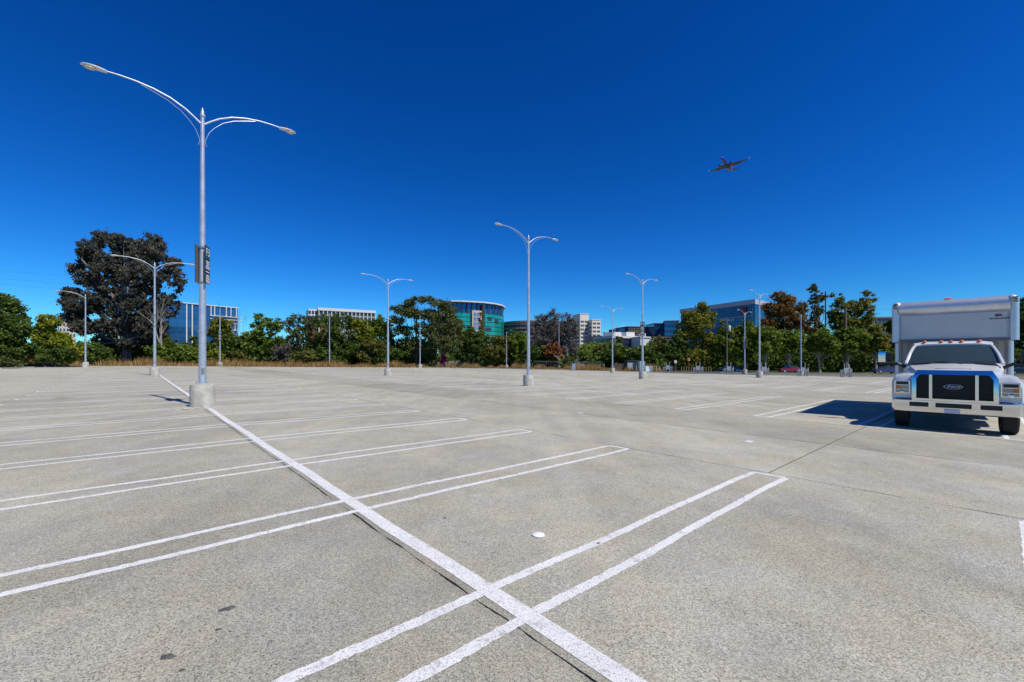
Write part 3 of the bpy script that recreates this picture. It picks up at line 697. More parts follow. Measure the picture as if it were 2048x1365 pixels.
for i in range(9):
    for j in range(2): w.box(1.2+j*3.2, 3.9+j*3.2, -.62, .2, 8+i*4.1, 11.2+i*4.1)
w.obj('window', mat('sky_window', (.16, .24, .34), .1, .3), pn)
q0 = P(964, fy_(964)-1.5); MB().box(0, 2.6, -.8, 1.5, 0, 52).obj('pier', mat('dark_metal', (.03, .035, .04)), cz, loc=(*q0, 0), rz=rz)
MB().prism([P(878, 410), P(899, 400), P(903, 430), P(882, 440)], 0, 53.5).obj('side_wing', glassd2, cz)
for (pa, pb, z0, z1) in ((972, 983, 28, 31), (976, 984, 38, 41), (990, 997, 36, 40), (972, 982, 16, 19), (984, 999, 20, 23), (906, 916, 27, 30)):
    c0, c1 = P(pa, fy_(pa)-.7), P(pb, fy_(pb)-.7); MB().prism([c0, c1, (c1[0], c1[1]+3), (c0[0], c0[1]+3)], z0, z1).obj('balcony_recess', winm, cz)
# round banded building
cr_ = thing('curved_office_building', (0, 0, 0), 0, 'low curved office block with alternating grey bands right of the teal tower', 'building', 'office and apartment buildings on the skyline')
c0 = P(1068, 450)
arc = [(c0[0]+33*math.cos(t), c0[1]+30*math.sin(t)) for t in [math.pi+.0+math.pi*k/20 for k in range(21)]]
MB().prism(arc, -1.5, 38).obj('wall', mat('dark_window_band', (.03, .028, .035), .3), cr_)
for k in range(9):
    MB().prism([(c0[0]+(x-c0[0])*1.012, c0[1]+(y-c0[1])*1.012) for x, y in arc], 3+k*4.1, 5.1+k*4.1).obj('band', mat('grey_band', (.17, .155, .16), .8), cr_)
MB().prism([(c0[0]+(x-c0[0])*1.02, c0[1]+(y-c0[1])*1.02) for x, y in arc], 38, 40).obj('roof', mat('grey_band', (.2, .2, .2)), cr_)
# beige tower
tw = thing('beige_office_tower', (0, 0, 0), 0, 'tall beige concrete office tower with rows of small dark windows', 'building', 'office and apartment buildings on the skyline')
rz = R(14)
for (pa, pb, top, Y, nw) in ((1136, 1152, 657, 418, 3), (1160, 1178, 629, 405, 3), (1184, 1202.5, 641, 400, 3)):
    q = P(pa, Y); L = (pb-pa)/FPX*Y/math.cos(rz); zt = Z(top, Y)
    bl = MB().box(0, L, 0, 18, -1.5, zt).obj('block', beige, tw, loc=(*q, 0), rz=rz)
    fh = 3.72; nf = int((zt-7)/fh); w = MB()
    for i in range(nf):
        for j in range(2):
            for k in range(3):
                xx = L*(.08+.47*j)+k*L*.13; w.box(xx, xx+L*.11, -.05, .3, zt-3.9-i*fh-(4 if top == 629 else 0), zt-2.1-i*fh-(4 if top == 629 else 0))
    for i in range(nf):
        for k in range(5): w.box(-.05, .3, 2+k*3.2, 4.4+k*3.2, zt-3.9-i*fh-(4 if top == 629 else 0), zt-2.1-i*fh-(4 if top == 629 else 0))
    o = w.obj('window', winm, bl); o['kind'] = 'stuff'
    MB().box(-.3, L+.3, -.3, 18.3, zt, zt+.7).obj('parapet', beige, bl)
q = P(1150, 412); MB().box(0, 30, 6, 22, -1.5, 8).obj('podium', wht, tw, loc=(*q, 0), rz=rz)
# small blocks right of it
def simple(name, label, pa, Ya, pb, Yb, top, m, D=20, wins=None, roof=None, base=-1.5, rm=None):
    r, L = building(name, label, P(pa, Ya), P(pb, Yb)); zt = Z(top, (Ya+Yb)/2)+1.5
    wall_block(r, L, D, 0, zt, m)
    MB().box(-.4, L+.4, -.4, D+.4, zt, zt+(roof or .6)).obj('roof', rm or m, r)
    if wins: facade(r, L, zt*.12, zt, *wins)
    return r, L, zt
simple('office_block', 'grey-beige block partly hidden just right of the beige office tower', 1204, 330, 1236, 338, 674, mat('drab_concrete', (.26, .22, .18), .85), 20, (7, 6, .6, .4, winm))
simple('roof_house', 'small peach-coloured rooftop block beyond the lamp post right of the beige tower', 1210, 360, 1217, 360, 666, mat('peach_concrete', (.5, .4, .3)), 6)
r, L, zt = simple('brick_office_building', 'brown brick office block behind the green lot sign', 1257, 345, 1299, 350, 655, dkbr, 22, (8, 7, .6, .3, winm))
MB().box(-7, -.02, 3, 20, 0, zt-1).obj('glass_wing', glassb, r)
r, L, zt = simple('dark_glass_building', 'low dark-glass building with a white roof in front of the brick offices', 1226, 225, 1282, 232, 677, mat('blue_black_glass', (.015, .02, .045), .15), 18, rm=wht, roof=1.2)
MB().box(L*.15, L*.42, 3, 12, zt+1.2, zt+3.4).obj('roof_unit', wht, r); MB().box(L*.6, L*.9, 3, 12, zt+1.2, zt+3.6).obj('roof_unit', wht, r)
facade(r, L, 3, zt, 3, 12, .8, .5, mat('violet_glass', (.03, .035, .07), .1))
r, L, zt = simple('white_stair_tower', 'white rendered stair tower at the end of the dark-glass building', 1281, 222, 1299, 224, 676, wht, 12)
MB().box(L*.6, L*.85, 2, 6, zt, zt+2.4).obj('chimney', wht, r)
simple('white_annex', 'white annex with one window right of the stair tower', 1300, 232, 1311, 234, 679, wht, 12, (4, 2, .5, .4, winm))
# glass pair and large office with red emblem
r, L, zt = simple('glass_office_building', 'small blue gridded glass block left of the gold-tinged plane tree', 1308, 330, 1330, 330, 648, glassb, 20, (7, 7, .86, .8, glassd2), rm=mat('slate_roof', (.12, .14, .17)))
r, L, zt = simple('glass_office_building', 'blue glass block with dark ribbon floors touching the gold-tinged plane tree', 1329, 325, 1358, 322, 643, glassb, 20, rm=mat('slate_roof', (.12, .14, .17)))
for z in range(4, int(zt)-2, 4): MB().box(0, L, -.3, .3, z, z+1.5).obj('ribbon', glassd2, r)
simple('brown_annex', 'long dark brown low block below the small glass blocks', 1300, 250, 1345, 252, 676, dkbr, 15)
cA, cB, cCn = P(1362, 301), P(1508, 250), P(1546, 268)
r, L = building('red_emblem_glass_offices', 'large blue glass office building with a red emblem near its top corner', cA, cB)
ra, La = frame2(cB, cCn); inv = -math.atan2(cB[1]-cA[1], cB[0]-cA[0])
def loc2(p): dx, dy = p[0]-cA[0], p[1]-cA[1]; return dx*math.cos(inv)-dy*math.sin(inv), dx*math.sin(inv)+dy*math.cos(inv)
e = loc2(cCn); plan = [(0, 0), (L-1.5, 0), (L, .8), e, (e[0]-5, e[1]+18), (0, 25)]
MB().prism(plan, 0, 35.6).obj('wall', mat('office_blue_glass', (.012, .075, .16), .07, .4, .8, var=.3, vscale=.1), r)
MB().prism([(x+(.6 if x > 5 else -.6), y-.6) for x, y in plan], 35.6, 38.4).obj('roof', mat('roof_trim', (.42, .44, .47), .6), r)
m_ = MB()
for k in range(64): m_.box(k*L/64, k*L/64+.10, -.14, .1, 1, 35.6)
for k in range(8): m_.box(0, L-1.6, -.16, .1, 3+k*4.2, 3.25+k*4.2)
o = m_.obj('mullion', mat('mullion_blue', (.06, .16, .26), .3), r); o['kind'] = 'stuff'
for z in (28.6, 13): MB().box(-.2, L-1.5, -.5, .1, z, z+.5).obj('ledge', mat('ledge_blue', (.25, .33, .45), .5), r)
em = MB().box(L-8.6, L-4.6, -.75, -.1, 30.2, 34.6).obj('emblem', mat('emblem_red', (.22, .008, .03), .5), r)
text_mesh('A', 4.2, 'emblem_letter', mat('emblem_glass', (.03, .07, .13), .3), em, Matrix.Translation((L-6.6, -.80, 32.4)) @ Matrix.Rotation(R(90), 4, 'X'), .03)
simple('grey_building', 'grey low-rise building just left of the box truck, above the street trees', 1735, 190, 1800, 188, 637, mat('dim_grey', (.17, .17, .20), .8), 20, (6, 9, .6, .5, winm))
simple('tall_block', 'small cream building seen between the yellow-green tree and the eucalyptus', 118, 240, 152, 245, 634, mat('cream_render', (.52, .48, .42)), 15, (8, 5, .5, .5, winm))
# small houses glimpsed through the trees
r, L, zt = simple('white_house', 'small white house glimpsed under the withered trees', 1074, 150, 1102, 150, 704, wht, 8, (1, 4, .4, .4, winm))
MB().add([(-1, -1, zt+.6), (L+1, -1, zt+.6), (L+1, 9, zt+.6), (-1, 9, zt+.6), (L*.15, 4, zt+2.2), (L*.85, 4, zt+2.2)], [(0, 1, 5, 4), (1, 2, 5), (2, 3, 4, 5), (3, 0, 4)]).obj('gable', mat('shingle_grey', (.12, .11, .10), .9), r)
r, L, zt = simple('storefront', 'storefront with turquoise panels at the right edge behind the truck', 2012, 92, 2110, 84, 726, mat('store_dark', (.05, .05, .06)), 10)
for k in range(4): MB().box(k*L/4+.5, k*L/4+L/4-.6, -.3, .1, zt-2.3, zt-.9).obj('turquoise_panel', mat('turquoise', (.01, .34, .33), .4), r)

# ------------------------------------------------------------------ lamp posts
def lamp(px, Y, label, arms='both', rz=TH, sign=None, H=10.65, group='street lamps of the parking lot', src=None):
    x, y = P(px, Y); s = H/10.65
    rt = thing('street_lamp', (x, y, G(x, y)), rz, label, 'street lamp', group)
    # base with slightly chamfered top rim
    MB().lathe([(.395, -.2), (.385, 0), (.38, .05), (.376, .72), (.36, .775), (.2, .79)], 28).obj('concrete_base', M_base, rt, 30)
    MB().box(-.19, .19, -.19, .19, .79, .82).obj('base_plate', M_galv, rt)
    for k in range(4):
        a = math.pi/4+k*math.pi/2; MB().lathe([(.022, .80), (.022, .90), (.012, .91)], 6, (.2*math.cos(a), .2*math.sin(a), 0)).obj('anchor_bolt', M_galv, rt)
    MB().lathe([(.118, .82), (.120, 1.0), (.062, H-.28*s), (.085, H-.27*s), (.085, H-.2*s), (.06, H-.17*s), (.055, H-.1), (.03, H-.03), (.012, H+.04)], 14).obj('pole', M_galv, rt, 35)
    MB().box(-.045, .045, -.128, -.10, 1.15, 1.36).obj('hand_hole_cover', M_steel, rt)
    for sg in ((1, -1) if arms == 'both' else (1,)):
        za = H-.53
        pts = [(.05, za), (.25, za+.17), (.5, za+.36), (.9, za+.57), (1.35, za+.70), (1.8, za+.765), (2.2, za+.78), (2.5, za+.77)]
        ar = MB().tube([(sg*a*s, 0, z) for a, z in pts], [.034, .032, .030, .028, .026, .024, .022, .021], 8).obj('arm', M_galv, rt, 50)
        bp_ = [(.12, za-.78), (.10, za-.70), (.085, za-.62), (.10, za-.52), (.2, za-.25), (.36, za-.02), (.62, za+.25), (.95, za+.45), (1.35, za+.60), (1.65, za+.70)]
        MB().tube([(sg*a*s, 0, z) for a, z in bp_], .010, 6).obj('brace', M_galv, rt, 60)
        hd = MB(); c = (sg*2.78*s, 0, za+.755)
        hd.loft([[(c[0]+sg*(dx), wy*math.cos(t), c[2]+(.5+.5*math.sin(t))*hz-.045+dzz) for t in [2*math.pi*k/12 for k in range(12)]]
                 for dx, wy, hz, dzz in ((-.30, .04, .06, 0), (-.27, .07, .095, 0), (-.05, .105, .12, 0), (.12, .12, .105, 0), (.25, .09, .075, .01), (.31, .03, .03, .02))])
        h = hd.obj('lamp_head', M_headw, rt, 40)
        MB().ell((c[0]+sg*.10, 0, c[2]-.045), (.15, .10, .05), 12, 6).obj('lens', M_lens, h, 60)
        MB().lathe([(.03, 0), (.03, .06), (.02, .075)], 8, (c[0]-sg*.08, 0, c[2]+.10)).obj('photocell', M_black, h)
    if sign: sign(rt)
    return rt
M_signn = mat('sign_navy', (.010, .022, .045), .5); M_signt = mat('sign_teal', (.006, .085, .085), .5); M_signw = mat('sign_white', (.75, .76, .76), .5)
M_signb = mat('sign_back', (.14, .135, .12), .7, var=.15)
def panel_sign(letters, z0=4.40, z1=5.74, wid=.46, rots=(0,), off=.145, rows=True):
    def f(rt):
        for k, ra in enumerate(rots):
            # panel stands tangent to the pole, its face outward along ra
            pn = MB().box(-wid/2, wid/2, -.012, .012, z0, z1).obj('sign_panel', M_signn, rt)
            pn.location = (math.cos(ra)*off, math.sin(ra)*off, 0); pn.rotation_euler.z = ra+math.pi/2
            MB().box(-wid/2+.01, wid/2-.01, -.0165, -.0125, z1-.46, z1-.02).obj('header', M_signt, pn)
            MB().box(-wid/2, wid/2, .0125, .0155, z0, z1).obj('sign_back', M_signb, pn)
            mt = Matrix.Translation((0, -.022, z1-.24)) @ Matrix.Rotation(R(90), 4, 'X')
            text_mesh(letters, .40, 'lettering', M_signw, pn, mt, .002)
            rr = random.Random(5); tx = MB(); z = z1-.54
            while z > z0+.05:
                L = rr.uniform(.2, .42) if rr.random() < .75 else 0
                if L:
                    xx = -L/2
                    while xx < L/2:
                        wl = rr.uniform(.03, .09); tx.box(xx, min(xx+wl, L/2), -.0185, -.0125, z-.034, z); xx += wl+.018
                z -= .062
            tx.obj('small_print', M_signw, pn)['kind'] = 'stuff'
        bk = MB()
        for zz in (z0+.03, z1-.06): bk.lathe([(.125, zz-.03), (.125, zz+.03)], 12); bk.box(-off, off, -.02, .02, zz-.02, zz+.02)
        b_ = bk.obj('sign_bracket', M_steel, rt); b_.rotation_euler.z = rots[0]
    return f
# sign faces: world direction (.94,.34) for the nearest one
face1 = math.atan2(.34, .94)-TH
L1 = lamp(405, 15.3, 'nearest and tallest double-armed lamp post, F3 sign halfway up, on a round concrete base', sign=panel_sign('F3', rots=(face1, face1+math.pi)))
lamp(309.5, 40.2, 'double-armed lamp post in front of the eucalyptus, second of its line', sign=panel_sign('F3', z0=4.6, z1=5.8, rots=(0, math.pi)))
lamp(171, 62, 'lamp post in front of the left part of the eucalyptus, its arm pointing left', 'one', TH+math.pi)
inw = math.atan2(-.89, .46)
lamp(440, 73.8, 'single-armed lamp post at the lot edge just right of the nearest post, with a sign', 'one', inw, panel_sign('F4', z0=4.6, z1=6.1, rots=(0, math.pi/2, -math.pi/2)))
lamp(659, 84, 'single-armed lamp post at the lot edge below the white and brick apartments', 'one', inw)
lamp(840, 87, 'single-armed lamp post at the lot edge in front of the umbrella tree', 'one', inw, panel_sign('E4', z0=4.4, z1=5.9, wid=.45, rots=(0, math.pi/2, -math.pi/2)))
lamp(776, 47.2, 'double-armed lamp post in the middle-left of the lot against the green trees')
lamp(1057, 30.2, 'tall double-armed lamp post near the centre, second nearest, in front of the withered trees')
lamp(1285, 45.6, 'double-armed lamp post with a green-topped sign in front of the low dark-glass building', sign=panel_sign('F2', z0=4.55, z1=6.1, rots=(math.atan2(-.95, -.3)-TH,)))
lamp(1225, 71, 'double-armed lamp post right of the beige office tower')
lamp(1519, 54.4, 'double-armed lamp post against the corner of the red-emblem glass offices')
lamp(1489.5, 73.8, 'double-armed lamp post with a small sign left of the red emblem', sign=panel_sign('F1', z0=4.4, z1=5.9, rots=(math.pi, math.atan2(-.95, -.3)-TH)))
lamp(1118, 99, 'single-armed lamp post in front of the withered trees', 'one', inw)
lamp(1013, 95, 'short lamp post at the lot edge at the foot of the teal tower', 'one', inw, H=8.2)
lamp(1602, 76, 'single-armed lamp post in front of the rusty tree, arm pointing left', 'one', TH+math.pi)
lamp(1494, 118, 'thin far lamp post directly behind the lamp with the small sign', 'one', 0.1, H=9.8, group='street lamps beyond the lot')
lamp(1230, 118, 'thin far lamp post directly behind the one right of the beige tower', 'one', 0.1, H=11.6, group='street lamps beyond the lot')

# ------------------------------------------------------------------ truck
TU, TV, TZ = 13.45, .64, gz(14.3, .7)
tx_, ty_ = xy(TU, TV)
truck = thing('box_truck', (tx_, ty_, TZ), TH+R(3.3), 'white box truck with chrome grille parked facing the aisle at the right edge', 'truck')
# local: x back from bumper, y across (+ = photo left), z up
def sq(x, hw, z0, z1, zc=None, ch=.12):          # a cross-section ring at x: half width hw, chamfered top
    return [(x, -hw, z0), (x, hw, z0), (x, hw, z1-ch), (x, hw-ch, z1), (x, -hw+ch, z1), (x, -hw, z1-ch)]
# cab body below the glass, and roof
cab = MB()
cab.loft([sq(1.55, .93, .62, 1.60, ch=.05), sq(1.80, 1.0, .62, 1.76, ch=.06), sq(3.05, 1.02, .62, 1.84, ch=.06), sq(3.12, .98, .65, 1.84, ch=.06)])
cab.obj('cab', M_white, truck, 30)
# pillars and roof of the cab
rf = MB(); rf.loft([[(x, -w, z-.03), (x, w, z-.03), (x, w-.02, z+.02), (x, w*.7, z+.06), (x, -w*.7, z+.06), (x, -w+.02, z+.02)] for x, w, z in
    ((2.16, .76, 2.25), (2.30, .81, 2.31), (2.7, .83, 2.35), (3.08, .82, 2.34))]); rf.obj('cab_roof', M_white, truck, 30)
for s in (1, -1):
    MB().tube([(1.60, s*.94, 1.74), (1.88, s*.87, 2.02), (2.10, s*.80, 2.20), (2.22, s*.74, 2.28)], [.042, .038, .036, .034], 6).obj('pillar', M_white, truck, 40)
    MB().tube([(3.05, s*.97, 1.80), (3.05, s*.80, 2.31)], .06, 6).obj('pillar', M_white, truck, 40)
ws = MB(); 
def wrow(x, hw, z, bow): return [(x-bow*(1-(y/hw)**2), y, z) for y in [hw*t for t in (-1, -.8, -.5, -.2, 0, .2, .5, .8, 1)]]
rows_ = [wrow(1.66, .92, 1.755, .10), wrow(1.92, .86, 2.02, .09), wrow(2.19, .76, 2.265, .07)]
Vv = sum(rows_, []); Ff = []
for k in range(2):
    for i in range(8): Ff.append((k*9+i, (k+1)*9+i, (k+1)*9+i+1, k*9+i+1))
ws.add(Vv, Ff); ws.obj('windscreen', M_glassd, truck, 60)
sw = MB()
for s in (1, -1): sw.add([(1.95, s*.99, 1.82), (2.98, s*1.0, 1.86), (2.98, s*.81, 2.27), (2.28, s*.75, 2.27)], [(0, 1, 2, 3)])
sw.obj('side_window', M_glassd, truck)
MB().box(1.9, 3.0, -.86, .86, 1.78, 1.86).obj('dashboard', M_black, truck)
for s in (.42, -.42): MB().tube([(1.50, s+.30, 1.735), (1.565, s-.05, 1.80), (1.60, s-.36, 1.80)], .011, 5).obj('wiper', M_black, truck)
# hood
hood = MB(); rings = []
for x, hw, ze, zc in ((.12, .66, 1.47, 1.525), (.22, .71, 1.53, 1.57), (.55, .78, 1.57, 1.615), (1.0, .85, 1.61, 1.665), (1.45, .92, 1.66, 1.72), (1.70, .96, 1.69, 1.75)):
    rings.append([(x, -hw*1.02, .85), (x, hw*1.02, .85), (x, hw, ze-.14), (x, hw*.9, ze), (x, hw*.47, zc-.006), (x, hw*.43, zc+.006), (x, 0, zc+.012), (x, -hw*.43, zc+.006), (x, -hw*.47, zc-.006), (x, -hw*.9, ze), (x, -hw, ze-.14)])
hood.loft(rings); hood.obj('hood', M_white, truck, 25)
MB().box(.46, .50, -.33, .33, 1.60, 1.622).obj('hood_vent', M_steel, truck)
# fenders
for s in (1, -1):
    f_ = MB(); rg_ = []
    for x, yi, yo, z1, dz in ((.10, .70, 1.13, 1.33, 0), (.16, .66, 1.16, 1.43, 0), (.45, .66, 1.16, 1.47, 0), (.95, .70, 1.17, 1.48, 0), (1.35, .78, 1.15, 1.40, 0), (1.62, .86, 1.08, 1.24, 0)):
        yi, yo = s*yi, s*yo; zb = .84 if x < .3 else 1.06 if x < 1.4 else .8
        rg_.append([(x, yi, zb), (x, yo, zb), (x, yo, z1-.16), (x, yo-s*.07, z1-.04), (x, yo-s*.2, z1), (x, yi, z1+.02)][::s])
    f_.loft(rg_); fd = f_.obj('fender', M_white, truck, 35)
    # headlight: bezel, reflector, lenses
    hl = MB().box(.045, .12, min(s*.79, s*1.105), max(s*.79, s*1.105), .955, 1.31).obj('headlight', M_chrome, truck, bevel=.012)
    y0, y1 = (.815, 1.08) if s > 0 else (-1.08, -.815)
    MB().box(.035, .044, y0, y1, .98, 1.285).obj('reflector', mat('reflector_grey', (.30, .30, .31), .25, .6), hl)
    yo0, yo1 = (s*.98, s*1.07); MB().box(.027, .036, min(yo0, yo1), max(yo0, yo1), 1.08, 1.16).obj('turn_lens', M_amber, hl)
    MB().box(.027, .035, y0+.01, y1-.01, 1.175, 1.185).obj('divider', M_chrome, hl); MB().box(.027, .035, y0+.01, y1-.01, 1.06, 1.07).obj('divider', M_chrome, hl)
    MB().box(.025, .034, y0+.02, y1-.02, 1.20, 1.265).obj('dark_insert', M_black, hl)
    l_ = MB().ell((.03, (y0+y1)/2, 1.0), (.02, .05, .045), 12, 6).obj('lens', M_chrome, hl, 60)
# grille
g = MB(); out = [(-.76, .80), (.76, .80), (.76, 1.38), (.66, 1.585), (-.66, 1.585), (-.76, 1.38)]; inn = [(-.675, .85), (.675, .85), (.675, 1.36), (.60, 1.47), (-.60, 1.47), (-.675, 1.36)]
V = [(.0+(.055 if z > 1.5 else 0), y, z) for y, z in out]+[(-.004+(.01 if z > 1.3 else 0), y, z) for y, z in inn]+[(.16, y, z) for y, z in out]+[(.10, y, z) for y, z in inn]
F = []
for i in range(6):
    j = (i+1) % 6; F += [(i, j, 6+j, 6+i), (i, 12+i, 12+j, j), (6+i, 6+j, 18+j, 18+i)]
g.add(V, F); gr = g.obj('grille', M_chrome, truck, 20)
MB().box(.085, .11, -.685, .685, .84, 1.48).obj('mesh_backing', M_mesh, gr)
for y in (-.405, .405): MB().box(.0, .09, y-.03, y+.03, .845, 1.475).obj('grille_bar', M_chrome, gr, bevel=.01)
ms_ = MB()
for k in range(11): ms_.box(.06, .085, -.66, .66, .875+k*.054, .890+k*.054)
ms_.obj('grille_slat', M_black, gr)
emb = MB(); emb.loft([[(x, r_*math.cos(t), 1.17+r_*.40*math.sin(t)) for t in [2*math.pi*k/24 for k in range(24)]] for x, r_ in ((.07, .175), (.035, .175), (.028, .167))]); eb = emb.obj('emblem', mat('dim_chrome', (.35, .36, .38), .25, .9), truck, 30)
MB().loft([[(x, r_*math.cos(t), 1.17+r_*.40*math.sin(t)) for t in [2*math.pi*k/24 for k in range(24)]] for x, r_ in ((.0275, .157), (.022, .153))]).obj('emblem_field', mat('emblem_blue', (.012, .03, .12), .3), eb)
# script lettering faces -x (towards the aisle)
face = Matrix.Rotation(R(-90), 4, 'Z') @ Matrix.Rotation(R(90), 4, 'X')
text_mesh('Ford', .12, 'lettering', mat('dim_chrome', (.35, .36, .38)), eb, Matrix.Translation((.018, 0, 1.173)) @ face, .003, .35)
# bumper
bm_ = MB(); sec = []
for y, xb in ((-1.17, .62), (-1.165, .22), (-1.10, .07), (-.9, .0), (.9, .0), (1.10, .07), (1.165, .22), (1.17, .62)):
    sec.append([(xb+.10, y*.97, .47), (xb+.02, y, .50), (xb-.0, y, .56), (xb+.004, y, .785), (xb+.02, y, .81), (xb+.13, y*.97, .83), (xb+.14, y*.96, .78), (xb+.12, y*.96, .50)])
bm_.loft(sec); bp2 = bm_.obj('bumper', M_chrome, truck, 30)
for y0, y1 in ((-.82, -.46), (-.32, .32), (.44, .81)):
    MB().box(-.006, .03, y0, y1, .63, .75).obj('bumper_slot', M_black, bp2, bevel=.02)
MB().box(-.03, -.012, -.12, .16, .50, .60).obj('number_plate', mat('plate_white', (.55, .58, .66), .5), bp2)
MB().box(.02, .2, -.75, .75, .80, .86).obj('bumper_gap', M_black, truck)
# chassis underside
MB().box(.25, 3.4, -.45, .45, .42, .62).obj('chassis', M_black, truck); MB().tube([(.9, -.9, .5), (.9, .9, .5)], .07, 8).obj('front_axle', M_black, truck)
MB().box(3.2, 9.6, -.42, .42, .62, .85).obj('frame_rail', M_black, truck)
for s in (1, -1):  # tank and locker boxes added to block sun leaking under the truck
    MB().box(2.5, 4.3, min(s*.55, s*1.08), max(s*.55, s*1.08), .40, .95).obj('sun_blocker_tank', M_steel, truck, bevel=.06)
    MB().box(4.6, 6.4, min(s*.5, s*1.2), max(s*.5, s*1.2), .45, .97).obj('sun_blocker_locker', M_black, truck)
MB().box(1.2, 2.6, -.5, .5, .36, .75).obj('sun_blocker_sump', M_black, truck)  # middle box, also added to keep sunlight out from underneath
# wheels
def wheel(x, y, dual=False):
    wd = .30; w = MB(); n = 28
    def ringx(r, yy): return [(x+r*math.cos(2*math.pi*k/n), yy, .485+r*math.sin(2*math.pi*k/n)) for k in range(n)]
    w.loft([ringx(.30, y-wd/2), ringx(.44, y-wd/2), ringx(.475, y-wd/2+.03), ringx(.485, y-wd/2+.06), ringx(.485, y+wd/2-.06), ringx(.475, y+wd/2-.03), ringx(.44, y+wd/2), ringx(.30, y+wd/2)], False)
    t = w.obj('wheel', M_rubber, truck, 25)
    h = MB(); s = 1 if y > 0 else -1
    h.loft([ringx(.30, y+s*wd*.5), ringx(.285, y+s*.06), ringx(.16, y+s*.03), ringx(.12, y+s*wd*.5+s*.02), ringx(.02, y+s*wd*.5+s*.03)]); h.obj('rim', M_white, t, 30)
    tr_ = MB()
    for k in range(36):
        a = 2*math.pi*k/36; c_, s_ = math.cos(a), math.sin(a)
        for yy in (-.07, .07):
            q = [(x+.492*math.cos(a+d), y+yy+e, .485+.492*math.sin(a+d)) for d, e in ((-.05, -.05), (.05, -.05), (.05, .05), (-.05, .05))]
            tr_.add(q, [(0, 1, 2, 3)])
    tr_.obj('tread', M_rubber, t)
for y in (-.98, .98): wheel(.92, y)
for y in (-1.05, -.74, .74, 1.05): wheel(7.6, y)
# box: attic over the cab + cargo body
zt, zb = 3.60, 2.40
BW = 1.24; BC = .0; BX = .40
cargo_start = set(truck.children)
MB().box(3.42, 10.2, -BW, BW, .98, zt-.12).obj('cargo_box', M_boxw, truck)
at_ = MB(); at_.box(2.26, 3.42, -BW, BW, zb, zt-.14); at_.obj('attic', M_boxw, truck)
for s in (1, -1):
    MB().tube([(2.30, s*(BW-.03), zb), (2.30, s*(BW-.03), zt-.1)], .10, 12).obj('corner_post', M_alu, truck, 60)
    MB().tube([(3.44, s*(BW-.03), .98), (3.44, s*(BW-.03), zb)], .09, 12).obj('corner_post', M_alu, truck, 60)
    MB().ell((2.33, s*(BW-.06), zt-.10), (.17, .13, .16), 14, 8).obj('corner_cap', mat('cap_grey', (.45, .45, .44), .5, .3), truck, 50)
    for k in range(3): MB().box(2.17, 2.23, s*(BW-.02)-.06, s*(BW-.02)+.04, zt-.03-k*.06, zt-.01-k*.06).obj('cap_rib', M_black, truck)
MB().tube([(2.38, -BW+.1, zt-.18), (2.38, BW-.1, zt-.18)], .225, 18).obj('roof_nose', M_alu, truck, 60)
MB().box(2.32, 10.2, -BW+.02, BW-.02, zt-.12, zt-.02).obj('roof', M_alu, truck)
MB().box(2.215, 2.258, -BW+.13, BW-.13, zb-.02, zb+.07).obj('lower_trim', mat('trim_dark', (.16, .17, .18), .5, .4), truck)
MB().box(2.235, 2.258, -BW+.16, BW-.16, zb+.08, zt-.40).obj('front_panel', mat('panel_white', (.50, .53, .51), .4, var=.03), truck)
rv = MB()
for s in (1, -1):
    for k in range(6): rv.ell((2.20, s*(BW-.09), zb+.12+k*.17), (.012, .014, .014), 6, 4)
rv.obj('rivet', M_alu, truck)['kind'] = 'stuff'
MB().add([(2.232, -.97, 3.13), (2.232, -.85, 3.13), (2.232, -.88, 3.05), (2.232, -.95, 3.08), (2.232, -1.01, 3.05)][::-1], [(0, 1, 2, 3, 4)]).obj('maker_mark', mat('mark_red', (.20, .03, .04), .5), truck)
tk = MB(); yy = -.76
for wl in (.05, .03, .05, .04, .04, .05, .03, .03): tk.box(2.229, 2.234, yy-wl, yy, 2.99, 3.025); yy -= wl+.012
tk.obj('maker_print', mat('print_dark', (.06, .09, .13), .5), truck)
MB().box(3.36, 3.42, -1.0, 1.0, 1.5, zb-.06).obj('bulkhead_panel', mat('bulkhead', (.36, .36, .34), .6, var=.05), truck)
MB().lathe([(.11, zt-.02), (.11, zt+.04), (.10, zt+.05)], 14, (3.0, .05, 0)).obj('beacon_foot', M_white, truck)
MB().lathe([(.10, zt+.05), (.10, zt+.13), (.07, zt+.15)], 14, (3.0, .05, 0)).obj('beacon', M_amber, truck, 40)
for y in (-.55, -.21, .0, .20, .55):
    o = MB().ell((2.28, y, 2.385), (.09, .045, .032), 10, 6).obj('marker_light', M_amber, truck, 60)
for o in truck.children:
    if o not in cargo_start and not o.name.startswith('marker_light'): o.location = (BX, BC, 0)
# mirrors
for s in (1, -1):
    ar = MB(); ar.tube([(1.72, s*.92, 1.62), (1.66, s*1.12, 1.74), (1.62, s*1.58, 1.74)], [.05, .045, .04], 6)
    ar.box(1.58, 1.66, min(s*1.12, s*1.60), max(s*1.12, s*1.60), 1.685, 1.765)
    m1 = ar.obj('mirror_arm', M_black, truck)
    mh = MB().box(1.56, 1.70, min(s*1.38, s*1.56), max(s*1.38, s*1.56), 1.77, 2.10).obj('mirror', M_chrome, truck, bevel=.05, smooth=40)
    MB().box(1.66, 1.80, min(s*1.25, s*1.37), max(s*1.25, s*1.37), 1.77, 2.06).obj('mirror_back', M_black, truck, bevel=.02)
for s in (1, -1): MB().box(2.2, 2.95, min(s*.95, s*1.05), max(s*.95, s*1.05), .45, .62).obj('cab_step', M_black, truck)

